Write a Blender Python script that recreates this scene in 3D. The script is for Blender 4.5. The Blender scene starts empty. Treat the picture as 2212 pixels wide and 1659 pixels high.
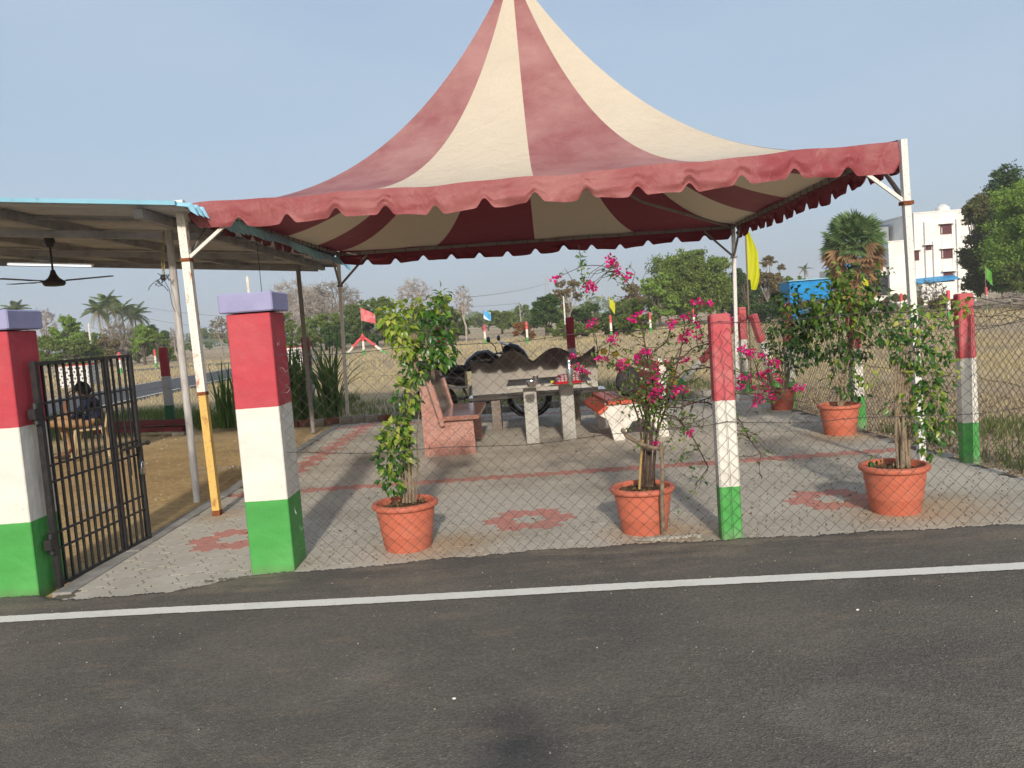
import bpy, math, random
import numpy as np
from mathutils import Vector, Matrix, Quaternion
from math import radians as R, sin, cos, pi

S = bpy.context.scene
COL = S.collection
random.seed(7)
rng = np.random.default_rng(7)

# ---------------------------------------------------------------- camera
H0 = 1.55
PITCH, ROLL, FPX = 0.07596, 0.07488, 1771.7      # focal length in units of a 2212 px wide frame
_c, _s = cos(ROLL), sin(ROLL)
FW = Vector((0, cos(PITCH), -sin(PITCH)))
_up, _rt = Vector((0, sin(PITCH), cos(PITCH))), Vector((1, 0, 0))
CR, CU = _c * _rt - _s * _up, _s * _rt + _c * _up
cam = bpy.data.objects.new('camera', bpy.data.cameras.new('camera'))
COL.objects.link(cam)
m = Matrix.Identity(4)
for i in range(3):
    m[i][0], m[i][1], m[i][2] = CR[i], CU[i], -FW[i]
m[2][3] = H0
cam.matrix_world = m
cam.data.sensor_width = 36
cam.data.lens = 36 * FPX / 2212
cam.data.clip_end = 6000
S.camera = cam

# ---------------------------------------------------------------- light
SUN_EL, SUN_AZ = R(22.0), R(-2.0)
w = bpy.data.worlds.new('World'); S.world = w; w.use_nodes = True
nt = w.node_tree; nt.nodes.clear()
out = nt.nodes.new('ShaderNodeOutputWorld'); bg = nt.nodes.new('ShaderNodeBackground')
sky = nt.nodes.new('ShaderNodeTexSky'); sky.sky_type = 'NISHITA'; sky.sun_disc = False
sky.sun_elevation = SUN_EL; sky.sun_rotation = R(180) + SUN_AZ
sky.air_density = 1.0; sky.dust_density = 4.0; sky.ozone_density = 1.0; sky.altitude = 0
tc = nt.nodes.new('ShaderNodeTexCoord')
mp = nt.nodes.new('ShaderNodeMapping'); mp.inputs['Scale'].default_value = (1.0, 1.0, 3.2); mp.inputs['Rotation'].default_value = (0.1, 0.25, 0.3)
nz = nt.nodes.new('ShaderNodeTexNoise'); nz.inputs['Scale'].default_value = 1.7; nz.inputs['Detail'].default_value = 5; nz.inputs['Roughness'].default_value = 0.5
rp = nt.nodes.new('ShaderNodeMapRange'); rp.inputs[1].default_value = 0.38; rp.inputs[2].default_value = 0.72; rp.inputs[3].default_value = 0.56; rp.inputs[4].default_value = 0.98
mx = nt.nodes.new('ShaderNodeMix'); mx.data_type = 'RGBA'
mx.inputs[7].default_value = (2.85, 3.60, 4.55, 1)       # thin high veil, in the sky's own units
nt.links.new(tc.outputs['Generated'], mp.inputs[0]); nt.links.new(mp.outputs[0], nz.inputs['Vector'])
nt.links.new(nz.outputs[0], rp.inputs[0]); nt.links.new(rp.outputs[0], mx.inputs[0])
nt.links.new(sky.outputs[0], mx.inputs[6]); nt.links.new(mx.outputs[2], bg.inputs[0])
bg.inputs[1].default_value = 0.12
nt.links.new(bg.outputs[0], out.inputs[0])
sl = bpy.data.lights.new('sun', 'SUN'); sl.energy = 2.7; sl.angle = R(2.4); sl.color = (1.0, 0.93, 0.82)
so = bpy.data.objects.new('sun', sl); COL.objects.link(so)
LD = Vector((sin(SUN_AZ) * cos(SUN_EL), cos(SUN_AZ) * cos(SUN_EL), -sin(SUN_EL)))
so.rotation_mode = 'QUATERNION'; so.rotation_quaternion = LD.to_track_quat('-Z', 'Y'); so.location = (0, -5, 12)
S.view_settings.view_transform = 'Standard'; S.view_settings.look = 'None'
S.view_settings.exposure = 0.46; S.view_settings.gamma = 1.0
S.view_settings.use_curve_mapping = False

# ---------------------------------------------------------------- helpers
def ray(px, py):
    return (px - 1106) * CR - (py - 829.5) * CU + FPX * FW
def at(px, py, Y):
    """the point of the place lying in direction (px,py) of a 2212 px wide frame at distance Y ahead"""
    d = ray(px, py); return Vector((0, 0, H0)) + d * (Y / d.y)
def gnd(px, py, z=0.0):
    d = ray(px, py); return Vector((0, 0, H0)) + d * ((z - H0) / d.z)

def tag(o, label=None, cat=None, group=None, kind=None):
    if label: o['label'] = label
    if cat: o['category'] = cat
    if group: o['group'] = group
    if kind: o['kind'] = kind
    return o
def empty(name, loc=(0, 0, 0), rz=0.0, label=None, cat=None, group=None, kind=None):
    o = bpy.data.objects.new(name, None); COL.objects.link(o)
    o.location = loc; o.rotation_euler = (0, 0, rz); o.empty_display_size = 0.2
    return tag(o, label, cat, group, kind)
def copy_tree(o, parent=None):
    c = o.copy(); COL.objects.link(c)
    if parent: c.parent = parent
    for ch in o.children: copy_tree(ch, c)
    return c
def link_mesh(name, me, parent=None, loc=None, rot=None, scale=None):
    o = bpy.data.objects.new(name, me); COL.objects.link(o)
    if parent: o.parent = parent
    if loc is not None: o.location = loc
    if rot is not None: o.rotation_euler = rot
    if scale is not None: o.scale = scale
    return o
def np_mesh(name, V, F, mats, mi=None, smooth=False):
    """V (n,3), F (m,k) all faces the same size"""
    me = bpy.data.meshes.new(name)
    V = np.asarray(V, np.float32); F = np.asarray(F, np.int32)
    me.vertices.add(len(V)); me.vertices.foreach_set('co', V.ravel())
    k = F.shape[1]
    me.loops.add(F.size); me.loops.foreach_set('vertex_index', F.ravel())
    me.polygons.add(len(F)); me.polygons.foreach_set('loop_start', np.arange(len(F), dtype=np.int32) * k)
    if mi is not None: me.polygons.foreach_set('material_index', np.asarray(mi, np.int32))
    if smooth: me.polygons.foreach_set('use_smooth', np.ones(len(F), bool))
    for mm in (mats if isinstance(mats, (list, tuple)) else [mats]): me.materials.append(mm)
    me.update(calc_edges=True); me.validate()
    return me
class MB:
    def __init__(s): s.v = []; s.f = []; s.m = []
    def add(s, vs, fs, mi=0):
        b = len(s.v); s.v += [tuple(x) for x in vs]
        for f in fs: s.f.append(tuple(b + i for i in f)); s.m.append(mi)
        return s
    def box(s, c, d, rot=None, mi=0, taper=None, bev=0.0):
        x, y, z = d[0] / 2, d[1] / 2, d[2] / 2
        tx = ty = 1.0
        if taper: tx, ty = taper if isinstance(taper, tuple) else (taper, taper)
        if bev > 0:
            vs = []
            for zz, k, t in ((-z, 1, 0), (-z + bev, 0, 0), (z - bev, 0, 1), (z, 1, 1)):
                X, Y = x * (tx if t else 1), y * (ty if t else 1)
                b1 = bev if k else 0
                X -= b1; Y -= b1
                vs += [(-X + bev, -Y, zz), (X - bev, -Y, zz), (X, -Y + bev, zz), (X, Y - bev, zz), (X - bev, Y, zz), (-X + bev, Y, zz), (-X, Y - bev, zz), (-X, -Y + bev, zz)]
            fs = [tuple(range(7, -1, -1)), tuple(range(24, 32))]
            for r in range(3):
                for i in range(8): fs.append((r * 8 + i, r * 8 + (i + 1) % 8, r * 8 + 8 + (i + 1) % 8, r * 8 + 8 + i))
        else:
            vs = [(-x, -y, -z), (x, -y, -z), (x, y, -z), (-x, y, -z), (-x * tx, -y * ty, z), (x * tx, -y * ty, z), (x * tx, y * ty, z), (-x * tx, y * ty, z)]
            fs = [(3, 2, 1, 0), (4, 5, 6, 7), (0, 1, 5, 4), (1, 2, 6, 5), (2, 3, 7, 6), (3, 0, 4, 7)]
        if rot is not None:
            if not isinstance(rot, Matrix): rot = Matrix.Rotation(rot, 3, 'Z')
            vs = [rot @ Vector(v) for v in vs]
        c = Vector(c)
        return s.add([Vector(v) + c for v in vs], fs, mi)
    def bar(s, a, b, w, h=None, mi=0, upv=(0, 0, 1)):
        a, b = Vector(a), Vector(b); h = h or w
        d = (b - a).normalized(); u = Vector(upv)
        if abs(d.dot(u)) > 0.98: u = Vector((0, 1, 0))
        r = d.cross(u).normalized(); u = r.cross(d)
        vs = []
        for p in (a, b):
            for i, j in ((-1, -1), (1, -1), (1, 1), (-1, 1)): vs.append(p + r * i * w / 2 + u * j * h / 2)
        return s.add(vs, [(3, 2, 1, 0), (4, 5, 6, 7), (0, 1, 5, 4), (1, 2, 6, 5), (2, 3, 7, 6), (3, 0, 4, 7)], mi)
    def tube(s, pts, r, n=8, mi=0, caps=True):
        pts = [Vector(p) for p in pts]; rs = r if isinstance(r, (list, tuple)) else [r] * len(pts)
        vs = []; pu = None
        for i, p in enumerate(pts):
            d = (pts[min(i + 1, len(pts) - 1)] - pts[max(i - 1, 0)])
            if d.length < 1e-9: d = Vector((0, 0, 1))
            d.normalize()
            if pu is None:
                pu = Vector((0, 0, 1)) if abs(d.z) < 0.9 else Vector((0, 1, 0))
            rr = d.cross(pu)
            if rr.length < 1e-4: rr = d.cross(Vector((1, 0, 0)))
            rr.normalize(); u = rr.cross(d); pu = u
            for k in range(n):
                a = 2 * pi * k / n; vs.append(p + (rr * cos(a) + u * sin(a)) * rs[i])
        fs = []
        for i in range(len(pts) - 1):
            for k in range(n): fs.append((i * n + k, i * n + (k + 1) % n, (i + 1) * n + (k + 1) % n, (i + 1) * n + k))
        if caps and n > 2:
            fs.append(tuple(range(n - 1, -1, -1))); fs.append(tuple((len(pts) - 1) * n + k for k in range(n)))
        return s.add(vs, fs, mi)
    def lathe(s, prof, n=32, c=(0, 0, 0), mi=0, M=None):
        vs = []; c = Vector(c)
        for r_, z_ in prof:
            for k in range(n):
                a = 2 * pi * k / n; p = Vector((r_ * cos(a), r_ * sin(a), z_))
                if M is not None: p = M @ p
                vs.append(p + c)
        fs = []
        for i in range(len(prof) - 1):
            for k in range(n): fs.append((i * n + k, i * n + (k + 1) % n, (i + 1) * n + (k + 1) % n, (i + 1) * n + k))
        return s.add(vs, fs, mi)
    def ball(s, c, r, n=10, mi=0, sc=(1, 1, 1), M=None):
        c = Vector(c); vs = []; fs = []; h = n // 2 + 1
        for i in range(h + 1):
            t = pi * i / h
            for k in range(n):
                a = 2 * pi * k / n; p = Vector((sin(t) * cos(a) * r * sc[0], sin(t) * sin(a) * r * sc[1], cos(t) * r * sc[2]))
                if M is not None: p = M @ p
                vs.append(p + c)
        for i in range(h):
            for k in range(n): fs.append((i * n + k, (i + 1) * n + k, (i + 1) * n + (k + 1) % n, i * n + (k + 1) % n))
        return s.add(vs, fs, mi)
    def prism(s, poly, a, b, mi=0):
        """poly: 2D outline; a,b functions giving 3D points of the two caps"""
        n = len(poly); vs = [a(p) for p in poly] + [b(p) for p in poly]
        fs = [tuple(range(n - 1, -1, -1)), tuple(range(n, 2 * n))] + [(i, (i + 1) % n, n + (i + 1) % n, n + i) for i in range(n)]
        return s.add(vs, fs, mi)
    def mesh(s, name, mats, smooth=False, angle=None):
        me = bpy.data.meshes.new(name); me.from_pydata(s.v, [], s.f)
        for mm in (mats if isinstance(mats, (list, tuple)) else [mats]): me.materials.append(mm)
        me.polygons.foreach_set('material_index', s.m)
        if smooth:
            me.polygons.foreach_set('use_smooth', [True] * len(s.f))
            me.set_sharp_from_angle(angle=R(angle or 40))
        me.validate(); me.update()
        return me
    def build(s, name, mats, parent=None, smooth=False, loc=None, rot=None, angle=None):
        return link_mesh(name, s.mesh(name, mats, smooth, angle), parent, loc, rot)

# ---------------------------------------------------------------- materials
class NT:
    def __init__(s, name):
        s.m = bpy.data.materials.new(name); s.m.use_nodes = True; s.t = s.m.node_tree
        s.b = s.t.nodes['Principled BSDF']; s.out = s.t.nodes['Material Output']
        s.tc = s.t.nodes.new('ShaderNodeTexCoord'); s.co = s.tc.outputs['Object']
    def n(s, ty, **kw):
        x = s.t.nodes.new('ShaderNode' + ty)
        for k, v in kw.items(): setattr(x, k, v)
        return x
    def l(s, a, b): s.t.links.new(a, b)
    def world_co(s):
        g = s.n('NewGeometry'); s.co = g.outputs['Position']; return s
    def noise(s, scale, detail=4, rough=.55, sc=None, dist=0.0):
        x = s.n('TexNoise'); x.inputs['Scale'].default_value = scale; x.inputs['Detail'].default_value = detail
        x.inputs['Roughness'].default_value = rough; x.inputs['Distortion'].default_value = dist
        if sc:
            mp = s.n('Mapping'); mp.inputs['Scale'].default_value = sc; s.l(s.co, mp.inputs[0]); s.l(mp.outputs[0], x.inputs['Vector'])
        else: s.l(s.co, x.inputs['Vector'])
        return x.outputs['Fac']
    def vor(s, scale, feature='F1', out='Distance', rand=1.0):
        x = s.n('TexVoronoi', feature=feature); x.inputs['Scale'].default_value = scale; x.inputs['Randomness'].default_value = rand
        s.l(s.co, x.inputs['Vector']); return x.outputs[out]
    def rng(s, v, a, b, c=0., d=1.):
        x = s.n('MapRange'); s.l(v, x.inputs[0])
        for i, q in enumerate((a, b, c, d)): x.inputs[i + 1].default_value = q
        return x.outputs[0]
    def mix(s, f, a, b, bt='MIX'):
        x = s.n('Mix', data_type='RGBA', blend_type=bt)
        for q, i in ((f, 0), (a, 6), (b, 7)):
            if isinstance(q, (int, float)): x.inputs[i].default_value = q
            elif isinstance(q, tuple): x.inputs[i].default_value = (*q[:3], 1)
            else: s.l(q, x.inputs[i])
        return x.outputs[2]
    def math(s, op, a, b=0.0):
        x = s.n('Math', operation=op)
        for q, i in ((a, 0), (b, 1)):
            if isinstance(q, (int, float)): x.inputs[i].default_value = q
            else: s.l(q, x.inputs[i])
        return x.outputs[0]
    def xyz(s, ax):
        x = s.n('SeparateXYZ'); s.l(s.co, x.inputs[0]); return x.outputs[ax]
    def col(s, c):
        if isinstance(c, tuple): s.b.inputs['Base Color'].default_value = (*c[:3], 1)
        else: s.l(c, s.b.inputs['Base Color'])
    def rough(s, r):
        if isinstance(r, (int, float)): s.b.inputs['Roughness'].default_value = r
        else: s.l(r, s.b.inputs['Roughness'])
    def bump(s, h, st=.3, dist=.01, prev=None):
        x = s.n('Bump'); x.inputs['Strength'].default_value = st; x.inputs['Distance'].default_value = dist
        s.l(h, x.inputs['Height'])
        if prev is not None: s.l(prev, x.inputs['Normal'])
        s.l(x.outputs[0], s.b.inputs['Normal']); return x.outputs[0]
    def spec(s, v): s.b.inputs['Specular IOR Level'].default_value = v

def simple(name, c, rough=.6, spec=.3, metal=0., c2=None, sc=8., lo=.42, hi=.65, amt=1., bump=0., bsc=60., bd=.004, streak=None):
    t = NT(name); t.rough(rough); t.spec(spec); t.b.inputs['Metallic'].default_value = metal
    if c2 is None: c2 = tuple(x * .75 for x in c)
    f = t.rng(t.noise(sc, 6, .6, sc=streak), lo, hi, 0, amt)
    t.col(t.mix(f, c, c2))
    if bump: t.bump(t.noise(bsc, 4), bump, bd)
    return t.m
def leafmat(name, c1, c2, c3=None, trans=.3, rough=.45, spec=.3):
    t = NT(name); g = t.n('NewGeometry')
    rp = t.n('ValToRGB'); e = rp.color_ramp.elements
    e[0].color = (*c1, 1); e[1].color = (*c2, 1)
    if c3: x = e.new(.86); x.color = (*c2, 1); e[2].position = 1.0; e[2].color = (*c3, 1)
    t.l(g.outputs['Random Per Island'], rp.inputs[0])
    t.l(rp.outputs[0], t.b.inputs['Base Color']); t.rough(rough); t.spec(spec)
    tr = t.n('BsdfTranslucent'); mxs = t.n('MixShader'); mxs.inputs[0].default_value = trans
    brt = t.mix(1.0, rp.outputs[0], (1.25, 1.35, .7), 'MULTIPLY')
    t.l(brt, tr.inputs[0]); t.l(t.b.outputs[0], mxs.inputs[1]); t.l(tr.outputs[0], mxs.inputs[2]); t.l(mxs.outputs[0], t.out.inputs[0])
    return t.m
RED, WHT, GRN = (.50, .060, .078), (.74, .70, .62), (.078, .36, .08)
def bands(name, z1, z2, red=RED, wht=WHT, grn=GRN, worn=.25, wob=.012):
    """painted red / white / green bands: the paint itself changes at heights z1 < z2"""
    t = NT(name); z = t.xyz(2)
    zz = t.math('ADD', z, t.math('MULTIPLY', t.math('SUBTRACT', t.noise(9, 2), .5), wob * 2))
    a = t.math('GREATER_THAN', zz, z1); b = t.math('GREATER_THAN', zz, z2)
    c = t.mix(b, t.mix(a, grn, wht), red)
    w1 = t.rng(t.noise(3.2, 5, .6), .45, .75, 0, worn)
    c = t.mix(w1, c, t.mix(.5, c, (.75, .7, .62)))
    w2 = t.rng(t.noise(26, 6, .7, sc=(1, 1, .35)), .60, .75, 0, .5)
    c = t.mix(w2, c, t.mix(.45, c, (.16, .13, .1)))
    f3 = t.rng(t.noise(1.6, 5, .6, sc=(1, 1, 2.2)), .35, .7, .84, 1.12); hs = t.n('HueSaturation'); t.l(c, hs.inputs['Color']); t.l(f3, hs.inputs['Value']); c = hs.outputs[0]
    c = t.mix(t.rng(t.noise(48, 3, .6), .69, .73, 0, .7), c, (.38, .34, .29))
    ft = t.math('ADD', z, t.math('MULTIPLY', t.noise(6, 4), .10)); c = t.mix(t.rng(ft, .05, .12, .45, 0), c, (.15, .12, .09))
    t.col(c); t.rough(.62); t.spec(.25)
    n1 = t.bump(t.noise(7, 4), .35, .03); t.bump(t.noise(140, 3), .30, .003, n1)
    return t.m

M = {}
M['pillar'] = bands('paint_pillar', .49, 1.11, worn=.10, wob=.004)
M['post'] = bands('paint_post', .36, .93, worn=.5)
M['post_shaded'] = bands('paint_post_shaded', .40, .98, red=(.30, .018, .035), wht=(.42, .42, .43), grn=(.02, .12, .05), worn=.1)  # shaded copy of the post paint, shade mixed into each band colour
M['marker'] = bands('paint_marker', .42, .98, red=(.62, .07, .08), worn=.2)
M['cap'] = simple('paint_lilac', (.36, .35, .53), .7, .2, c2=(.30, .29, .46), sc=3, bump=.3, bsc=90)
M['gate'] = simple('iron_black', (.012, .013, .016), .45, .5, c2=(.03, .025, .022), sc=30, bump=.15, bsc=90)
M['steel'] = simple('stainless', (.72, .72, .72), .18, .5, metal=1., c2=(.6, .6, .6))
M['wire'] = simple('wire_galvanised', (.085, .075, .07), .55, .4, metal=.2, c2=(.055, .042, .036), sc=6)
M['maroon'] = simple('steel_maroon', (.17, .014, .022), .5, .3, c2=(.10, .02, .02), sc=5)
M['pole_grey'] = simple('pole_grey', (.50, .48, .46), .55, .3, c2=(.36, .33, .31), sc=6, streak=(6, 6, 1))
M['plasticpot'] = simple('pot_terracotta_plastic', (.56, .150, .088), .5, .3, c2=(.52, .165, .105), sc=5, bump=.05)
M['plasticpot2'] = simple('pot_dark_plastic', (.43, .10, .06), .55, .3, c2=(.36, .09, .06), sc=5, bump=.05)  # darker version of the pot plastic, for the farthest pot
M['wood'] = simple('bark_light', (.26, .20, .14), .85, .1, c2=(.15, .11, .075), sc=25, bump=.6, bsc=60, bd=.006, streak=(3, 3, .6))
M['bark'] = simple('bark_dark', (.13, .10, .075), .9, .1, c2=(.07, .055, .04), sc=14, bump=.6, bsc=30, bd=.02)
M['bark_grey'] = simple('bark_grey', (.30, .26, .22), .9, .1, c2=(.20, .165, .14), sc=6)

def granite(name, a, b, c, sc=170, rough=.2, dusty=.25):
    t = NT(name)
    v = t.vor(sc, 'F1', 'Color'); s1 = t.n('SeparateColor'); t.l(v, s1.inputs[0])
    col = t.mix(t.math('GREATER_THAN', s1.outputs[0], .55), a, b); col = t.mix(t.math('GREATER_THAN', s1.outputs[1], .82), col, c)
    d = t.rng(t.noise(2.5, 5), .4, .7, 0, dusty); t.col(t.mix(d, col, (.42, .37, .31)))
    t.rough(t.rng(t.noise(4, 4), .3, .7, rough * .7, rough * 1.5)); t.spec(.5)
    return t.m
M['granite_pink'] = granite('granite_pink', (.43, .19, .145), (.30, .12, .095), (.55, .34, .28), 150, .3)
M['granite_grey'] = granite('granite_grey', (.52, .50, .45), (.34, .33, .30), (.10, .10, .10), 210, .32)
M['granite_black'] = granite('granite_black', (.062, .055, .052), (.05, .046, .044), (.085, .08, .075), 170, .07, .10)
M['granite_black'].node_tree.nodes['Principled BSDF'].inputs['Coat Weight'].default_value = 1.0; M['granite_black'].node_tree.nodes['Principled BSDF'].inputs['Coat IOR'].default_value = 1.62; M['granite_black'].node_tree.nodes['Principled BSDF'].inputs['Coat Roughness'].default_value = .03
M['granite_brown'] = granite('granite_brown', (.13, .085, .07), (.10, .07, .06), (.2, .15, .13), 170, .16, .2)
M['leg_grey'] = granite('granite_rough', (.20, .16, .13), (.14, .11, .09), (.3, .25, .22), 90, .8)
M['white_conc'] = simple('concrete_white', (.74, .70, .63), .7, .2, c2=(.58, .54, .48), sc=5, bump=.3, bsc=70)
M['red_slat'] = simple('paint_orange_red', (.60, .10, .05), .4, .35, c2=(.46, .10, .06), sc=6, bump=.2)
M['conc'] = simple('concrete_grey', (.33, .31, .28), .85, .15, c2=(.22, .20, .175), sc=4, bump=.5, bsc=50, bd=.006)
M['brick'] = simple('brick_dusty', (.20, .075, .05), .9, .1, c2=(.14, .09, .07), sc=9, bump=.6, bsc=60, bd=.008)
def rusty(name, base, rust, lo, hi, yellow=None):
    t = NT(name)
    f = t.rng(t.noise(9, 7, .68, sc=(1, 1, .45)), lo, hi)
    c = t.mix(f, base, rust); f2 = t.math('LESS_THAN', t.vor(42), .16)
    c = t.mix(t.math('MULTIPLY', f2, .75), c, (.12, .05, .025))
    t.col(c); t.rough(.6); t.spec(.3); t.bump(t.noise(50, 5), .3, .004)
    return t.m
M['rust_white'] = rusty('steel_white_rusting', (.74, .71, .64), (.42, .17, .06), .56, .66)
M['rust_yellow'] = rusty('steel_yellow_rusting', (.66, .42, .12), (.33, .12, .04), .55, .66)
M['rust_clean'] = rusty('steel_white_old', (.70, .68, .65), (.36, .20, .11), .61, .74)
M['rust_shaded'] = rusty('steel_brown_shaded', (.24, .22, .20), (.15, .09, .06), .55, .7)  # shaded copy of the frame steel, shade put into its base colour
M['rust'] = simple('rust', (.24, .075, .03), .85, .1, c2=(.12, .05, .03), sc=40)
# tent fabrics: sun-bleached outside, deeper dye inside
FLIP = True
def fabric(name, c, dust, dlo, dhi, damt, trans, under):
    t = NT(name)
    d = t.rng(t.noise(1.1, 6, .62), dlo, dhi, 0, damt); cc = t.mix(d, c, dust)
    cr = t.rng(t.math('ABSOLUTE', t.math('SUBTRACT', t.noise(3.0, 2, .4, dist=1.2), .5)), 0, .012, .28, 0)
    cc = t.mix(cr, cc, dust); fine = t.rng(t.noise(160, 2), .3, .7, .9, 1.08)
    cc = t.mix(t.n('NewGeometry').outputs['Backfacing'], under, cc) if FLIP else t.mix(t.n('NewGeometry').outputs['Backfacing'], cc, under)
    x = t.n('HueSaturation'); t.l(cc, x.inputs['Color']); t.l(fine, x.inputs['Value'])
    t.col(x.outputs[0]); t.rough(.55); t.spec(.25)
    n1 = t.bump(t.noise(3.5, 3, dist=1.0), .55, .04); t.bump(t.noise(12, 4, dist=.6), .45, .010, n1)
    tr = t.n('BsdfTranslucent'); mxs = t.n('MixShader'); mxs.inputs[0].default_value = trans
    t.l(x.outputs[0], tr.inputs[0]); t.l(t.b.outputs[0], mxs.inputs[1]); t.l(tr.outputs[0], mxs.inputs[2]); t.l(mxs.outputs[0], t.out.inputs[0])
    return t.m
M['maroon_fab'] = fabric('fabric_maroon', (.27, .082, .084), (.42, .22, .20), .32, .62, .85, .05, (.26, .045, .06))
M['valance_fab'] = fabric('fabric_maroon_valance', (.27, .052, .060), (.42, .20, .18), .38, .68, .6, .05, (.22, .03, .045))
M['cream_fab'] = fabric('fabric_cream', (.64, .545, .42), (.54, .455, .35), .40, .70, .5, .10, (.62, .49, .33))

# ================================================================ SETTING
# ground: one big sheet
def ground_mat():
    t = NT('dry_ground').world_co()
    n1 = t.noise(.09, 6, .6); n2 = t.noise(.6, 6, .6); n3 = t.noise(7, 5, .65); n4 = t.noise(45, 4, .6)
    c = t.mix(t.rng(n1, .38, .62), (.56, .43, .27), (.42, .30, .19))
    c = t.mix(t.rng(n2, .44, .66, 0, .6), c, (.55, .43, .27))
    c = t.mix(t.rng(t.noise(.22, 5, .6), .57, .68, 0, .5), c, (.13, .15, .055))
    c = t.mix(t.rng(n3, .42, .68, 0, .6), c, (.26, .185, .115))
    c = t.mix(t.rng(n4, .52, .7, 0, .6), c, (.62, .50, .35))
    t.col(c); t.rough(.95); t.spec(.1)
    a = t.bump(n3, .8, .06); t.bump(n4, .8, .02, a)
    return t.m
xs = np.array([-1400, -900, -500, -200, -100, -60, -40, -30, -20, -14, -10, -7, -4, -1, 2, 5, 8, 12, 18, 26, 40, 60, 100, 200, 500, 900, 1400.])
ys = np.array([-1400, -800, -200, -60, -20, -8, 0, 4, 8, 12, 16, 20, 25, 30, 36, 44, 54, 66, 80, 100, 130, 180, 260, 500, 900, 1400.])
V = []; F = []
for j, y in enumerate(ys):
    for i, x in enumerate(xs):
        z = -.035
        if y > 18: z += .06 * sin(x * .21) * cos(y * .17) - .02
        V.append((x, y, z))
nx = len(xs)
for j in range(len(ys) - 1):
    for i in range(nx - 1): a = j * nx + i; F.append((a, a + 1, a + 1 + nx, a + nx))
tag(link_mesh('ground', np_mesh('ground', V, F, ground_mat(), smooth=True)), kind='structure', label='dry straw coloured field stretching to the trees')

# asphalt road in front
def asphalt_mat():
    t = NT('asphalt').world_co()
    base = t.mix(t.rng(t.noise(.9, 6, .6, sc=(1, 1.6, 1)), .36, .64), (.118, .102, .084), (.152, .130, .103))
    base = t.mix(t.rng(t.noise(.55, 4, .6), .50, .66, 0, .55), base, (.080, .070, .061))
    dust = t.rng(t.noise(2.4, 7, .68, sc=(.8, 2.2, 1)), .56, .74, 0, .60)
    base = t.mix(dust, base, (.24, .185, .125))
    yv = t.xyz(1); dr = t.math('MULTIPLY', t.rng(yv, 4.6, 5.25, 0, 1), t.rng(t.noise(1.9, 6, .65, sc=(.7, 2.4, 1)), .46, .62, 0, .75)); base = t.mix(dr, base, (.27, .215, .15))
    base = t.mix(t.rng(t.noise(1.1, 4, .6, dist=.8), .58, .66, 0, .42), base, (.20, .172, .14)); base = t.mix(t.rng(t.noise(.35, 3, .5), .52, .62, 0, .35), base, (.055, .052, .052))
    v = t.vor(130, 'F1', 'Color'); sp = t.n('SeparateColor'); t.l(v, sp.inputs[0])
    g = t.rng(sp.outputs[0], 0, 1, .76, 1.27)
    hs = t.n('HueSaturation'); t.l(base, hs.inputs['Color']); t.l(g, hs.inputs['Value'])
    c = t.mix(t.math('MULTIPLY', t.math('GREATER_THAN', sp.outputs[1], .982), .5), hs.outputs[0], (.32, .28, .23))
    c = t.mix(t.rng(t.noise(300, 2), .55, .75, 0, .6), c, (.03, .028, .026))
    t.col(c); t.rough(.86); t.spec(.25)
    a = t.bump(t.vor(130), .6, .005); b = t.bump(t.noise(38, 4), .5, .008, a); t.bump(t.noise(4, 3), .3, .03, b)
    return t.m
EDGE = [(-60, 5.3), (-6, 5.28), (-3.9, 5.20), (-3.3, 5.215), (-3.12, 5.19), (-2.95, 5.08), (-2.73, 5.05), (-2.31, 5.075), (-2.1, 5.13), (-1.9, 5.24), (-1.8, 5.30), (-1.55, 5.33), (-1.32, 5.275),
        (-.7, 5.34), (-.1, 5.38), (.4, 5.37), (.82, 5.35), (1.25, 5.31), (1.72, 5.27), (2.5, 5.21), (3.2, 5.155), (5, 5.0), (60, 3.0)]
def edge_y(x):
    xs_, ys_ = zip(*EDGE); return float(np.interp(x, xs_, ys_))
xx = np.concatenate([np.linspace(-60, -4.2, 12), np.arange(-4, 4.6, .0125), np.linspace(4.8, 60, 12)])
er = random.Random(3); V = []; F = []
jit = 0; rows = [-8, -2, 1, 3, 4, 4.6]
for x in xx:
    jit = .6 * jit + er.uniform(-.010, .010)
    ye = edge_y(x) + jit + .012 * sin(x * 9) + .008 * sin(x * 23)
    for y in rows: V.append((x, y, .018))
    V.append((x, ye - .05, .022)); V.append((x, ye - .012, .020 + er.uniform(-.004, .004))); V.append((x, ye, .004)); V.append((x, ye + .004, -.04))
k = len(rows) + 4
for i in range(len(xx) - 1):
    for j in range(k - 1): a = i * k + j; F.append((a, a + k, a + k + 1, a + 1))
M['asphalt'] = asphalt_mat()
tag(link_mesh('road', np_mesh('road', V, F, M['asphalt'])), kind='structure', label='dark patchy asphalt road in the foreground')
# painted line
def line_mat():
    t = NT('line_paint').world_co()
    c = t.mix(t.rng(t.noise(5, 6, .7), .5, .75, 0, .5), (.74, .70, .62), (.55, .50, .42))
    c = t.mix(t.rng(t.noise(55, 5, .7), .62, .70, 0, .85), c, (.12, .105, .09))
    t.col(c); t.rough(.7); t.bump(t.vor(130), .5, .003); return t.m
V = []; F = []; xx = np.concatenate([[-60, -30, -10], np.arange(-4, 4.4, .02), [10, 30, 60]])
for i, x in enumerate(xx):
    yc = 4.54 - .068 * x + .006 * sin(x * 2.1)
    V += [(x, yc - .056 + er.uniform(-.003, .003), .0235), (x, yc + .056 + er.uniform(-.003, .003), .0235)]
for i in range(len(xx) - 1): a = 2 * i; F.append((a, a + 2, a + 3, a + 1))
tag(link_mesh('road_marking', np_mesh('road_marking', V, F, line_mat())), kind='structure', label='white edge line painted on the asphalt')

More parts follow.
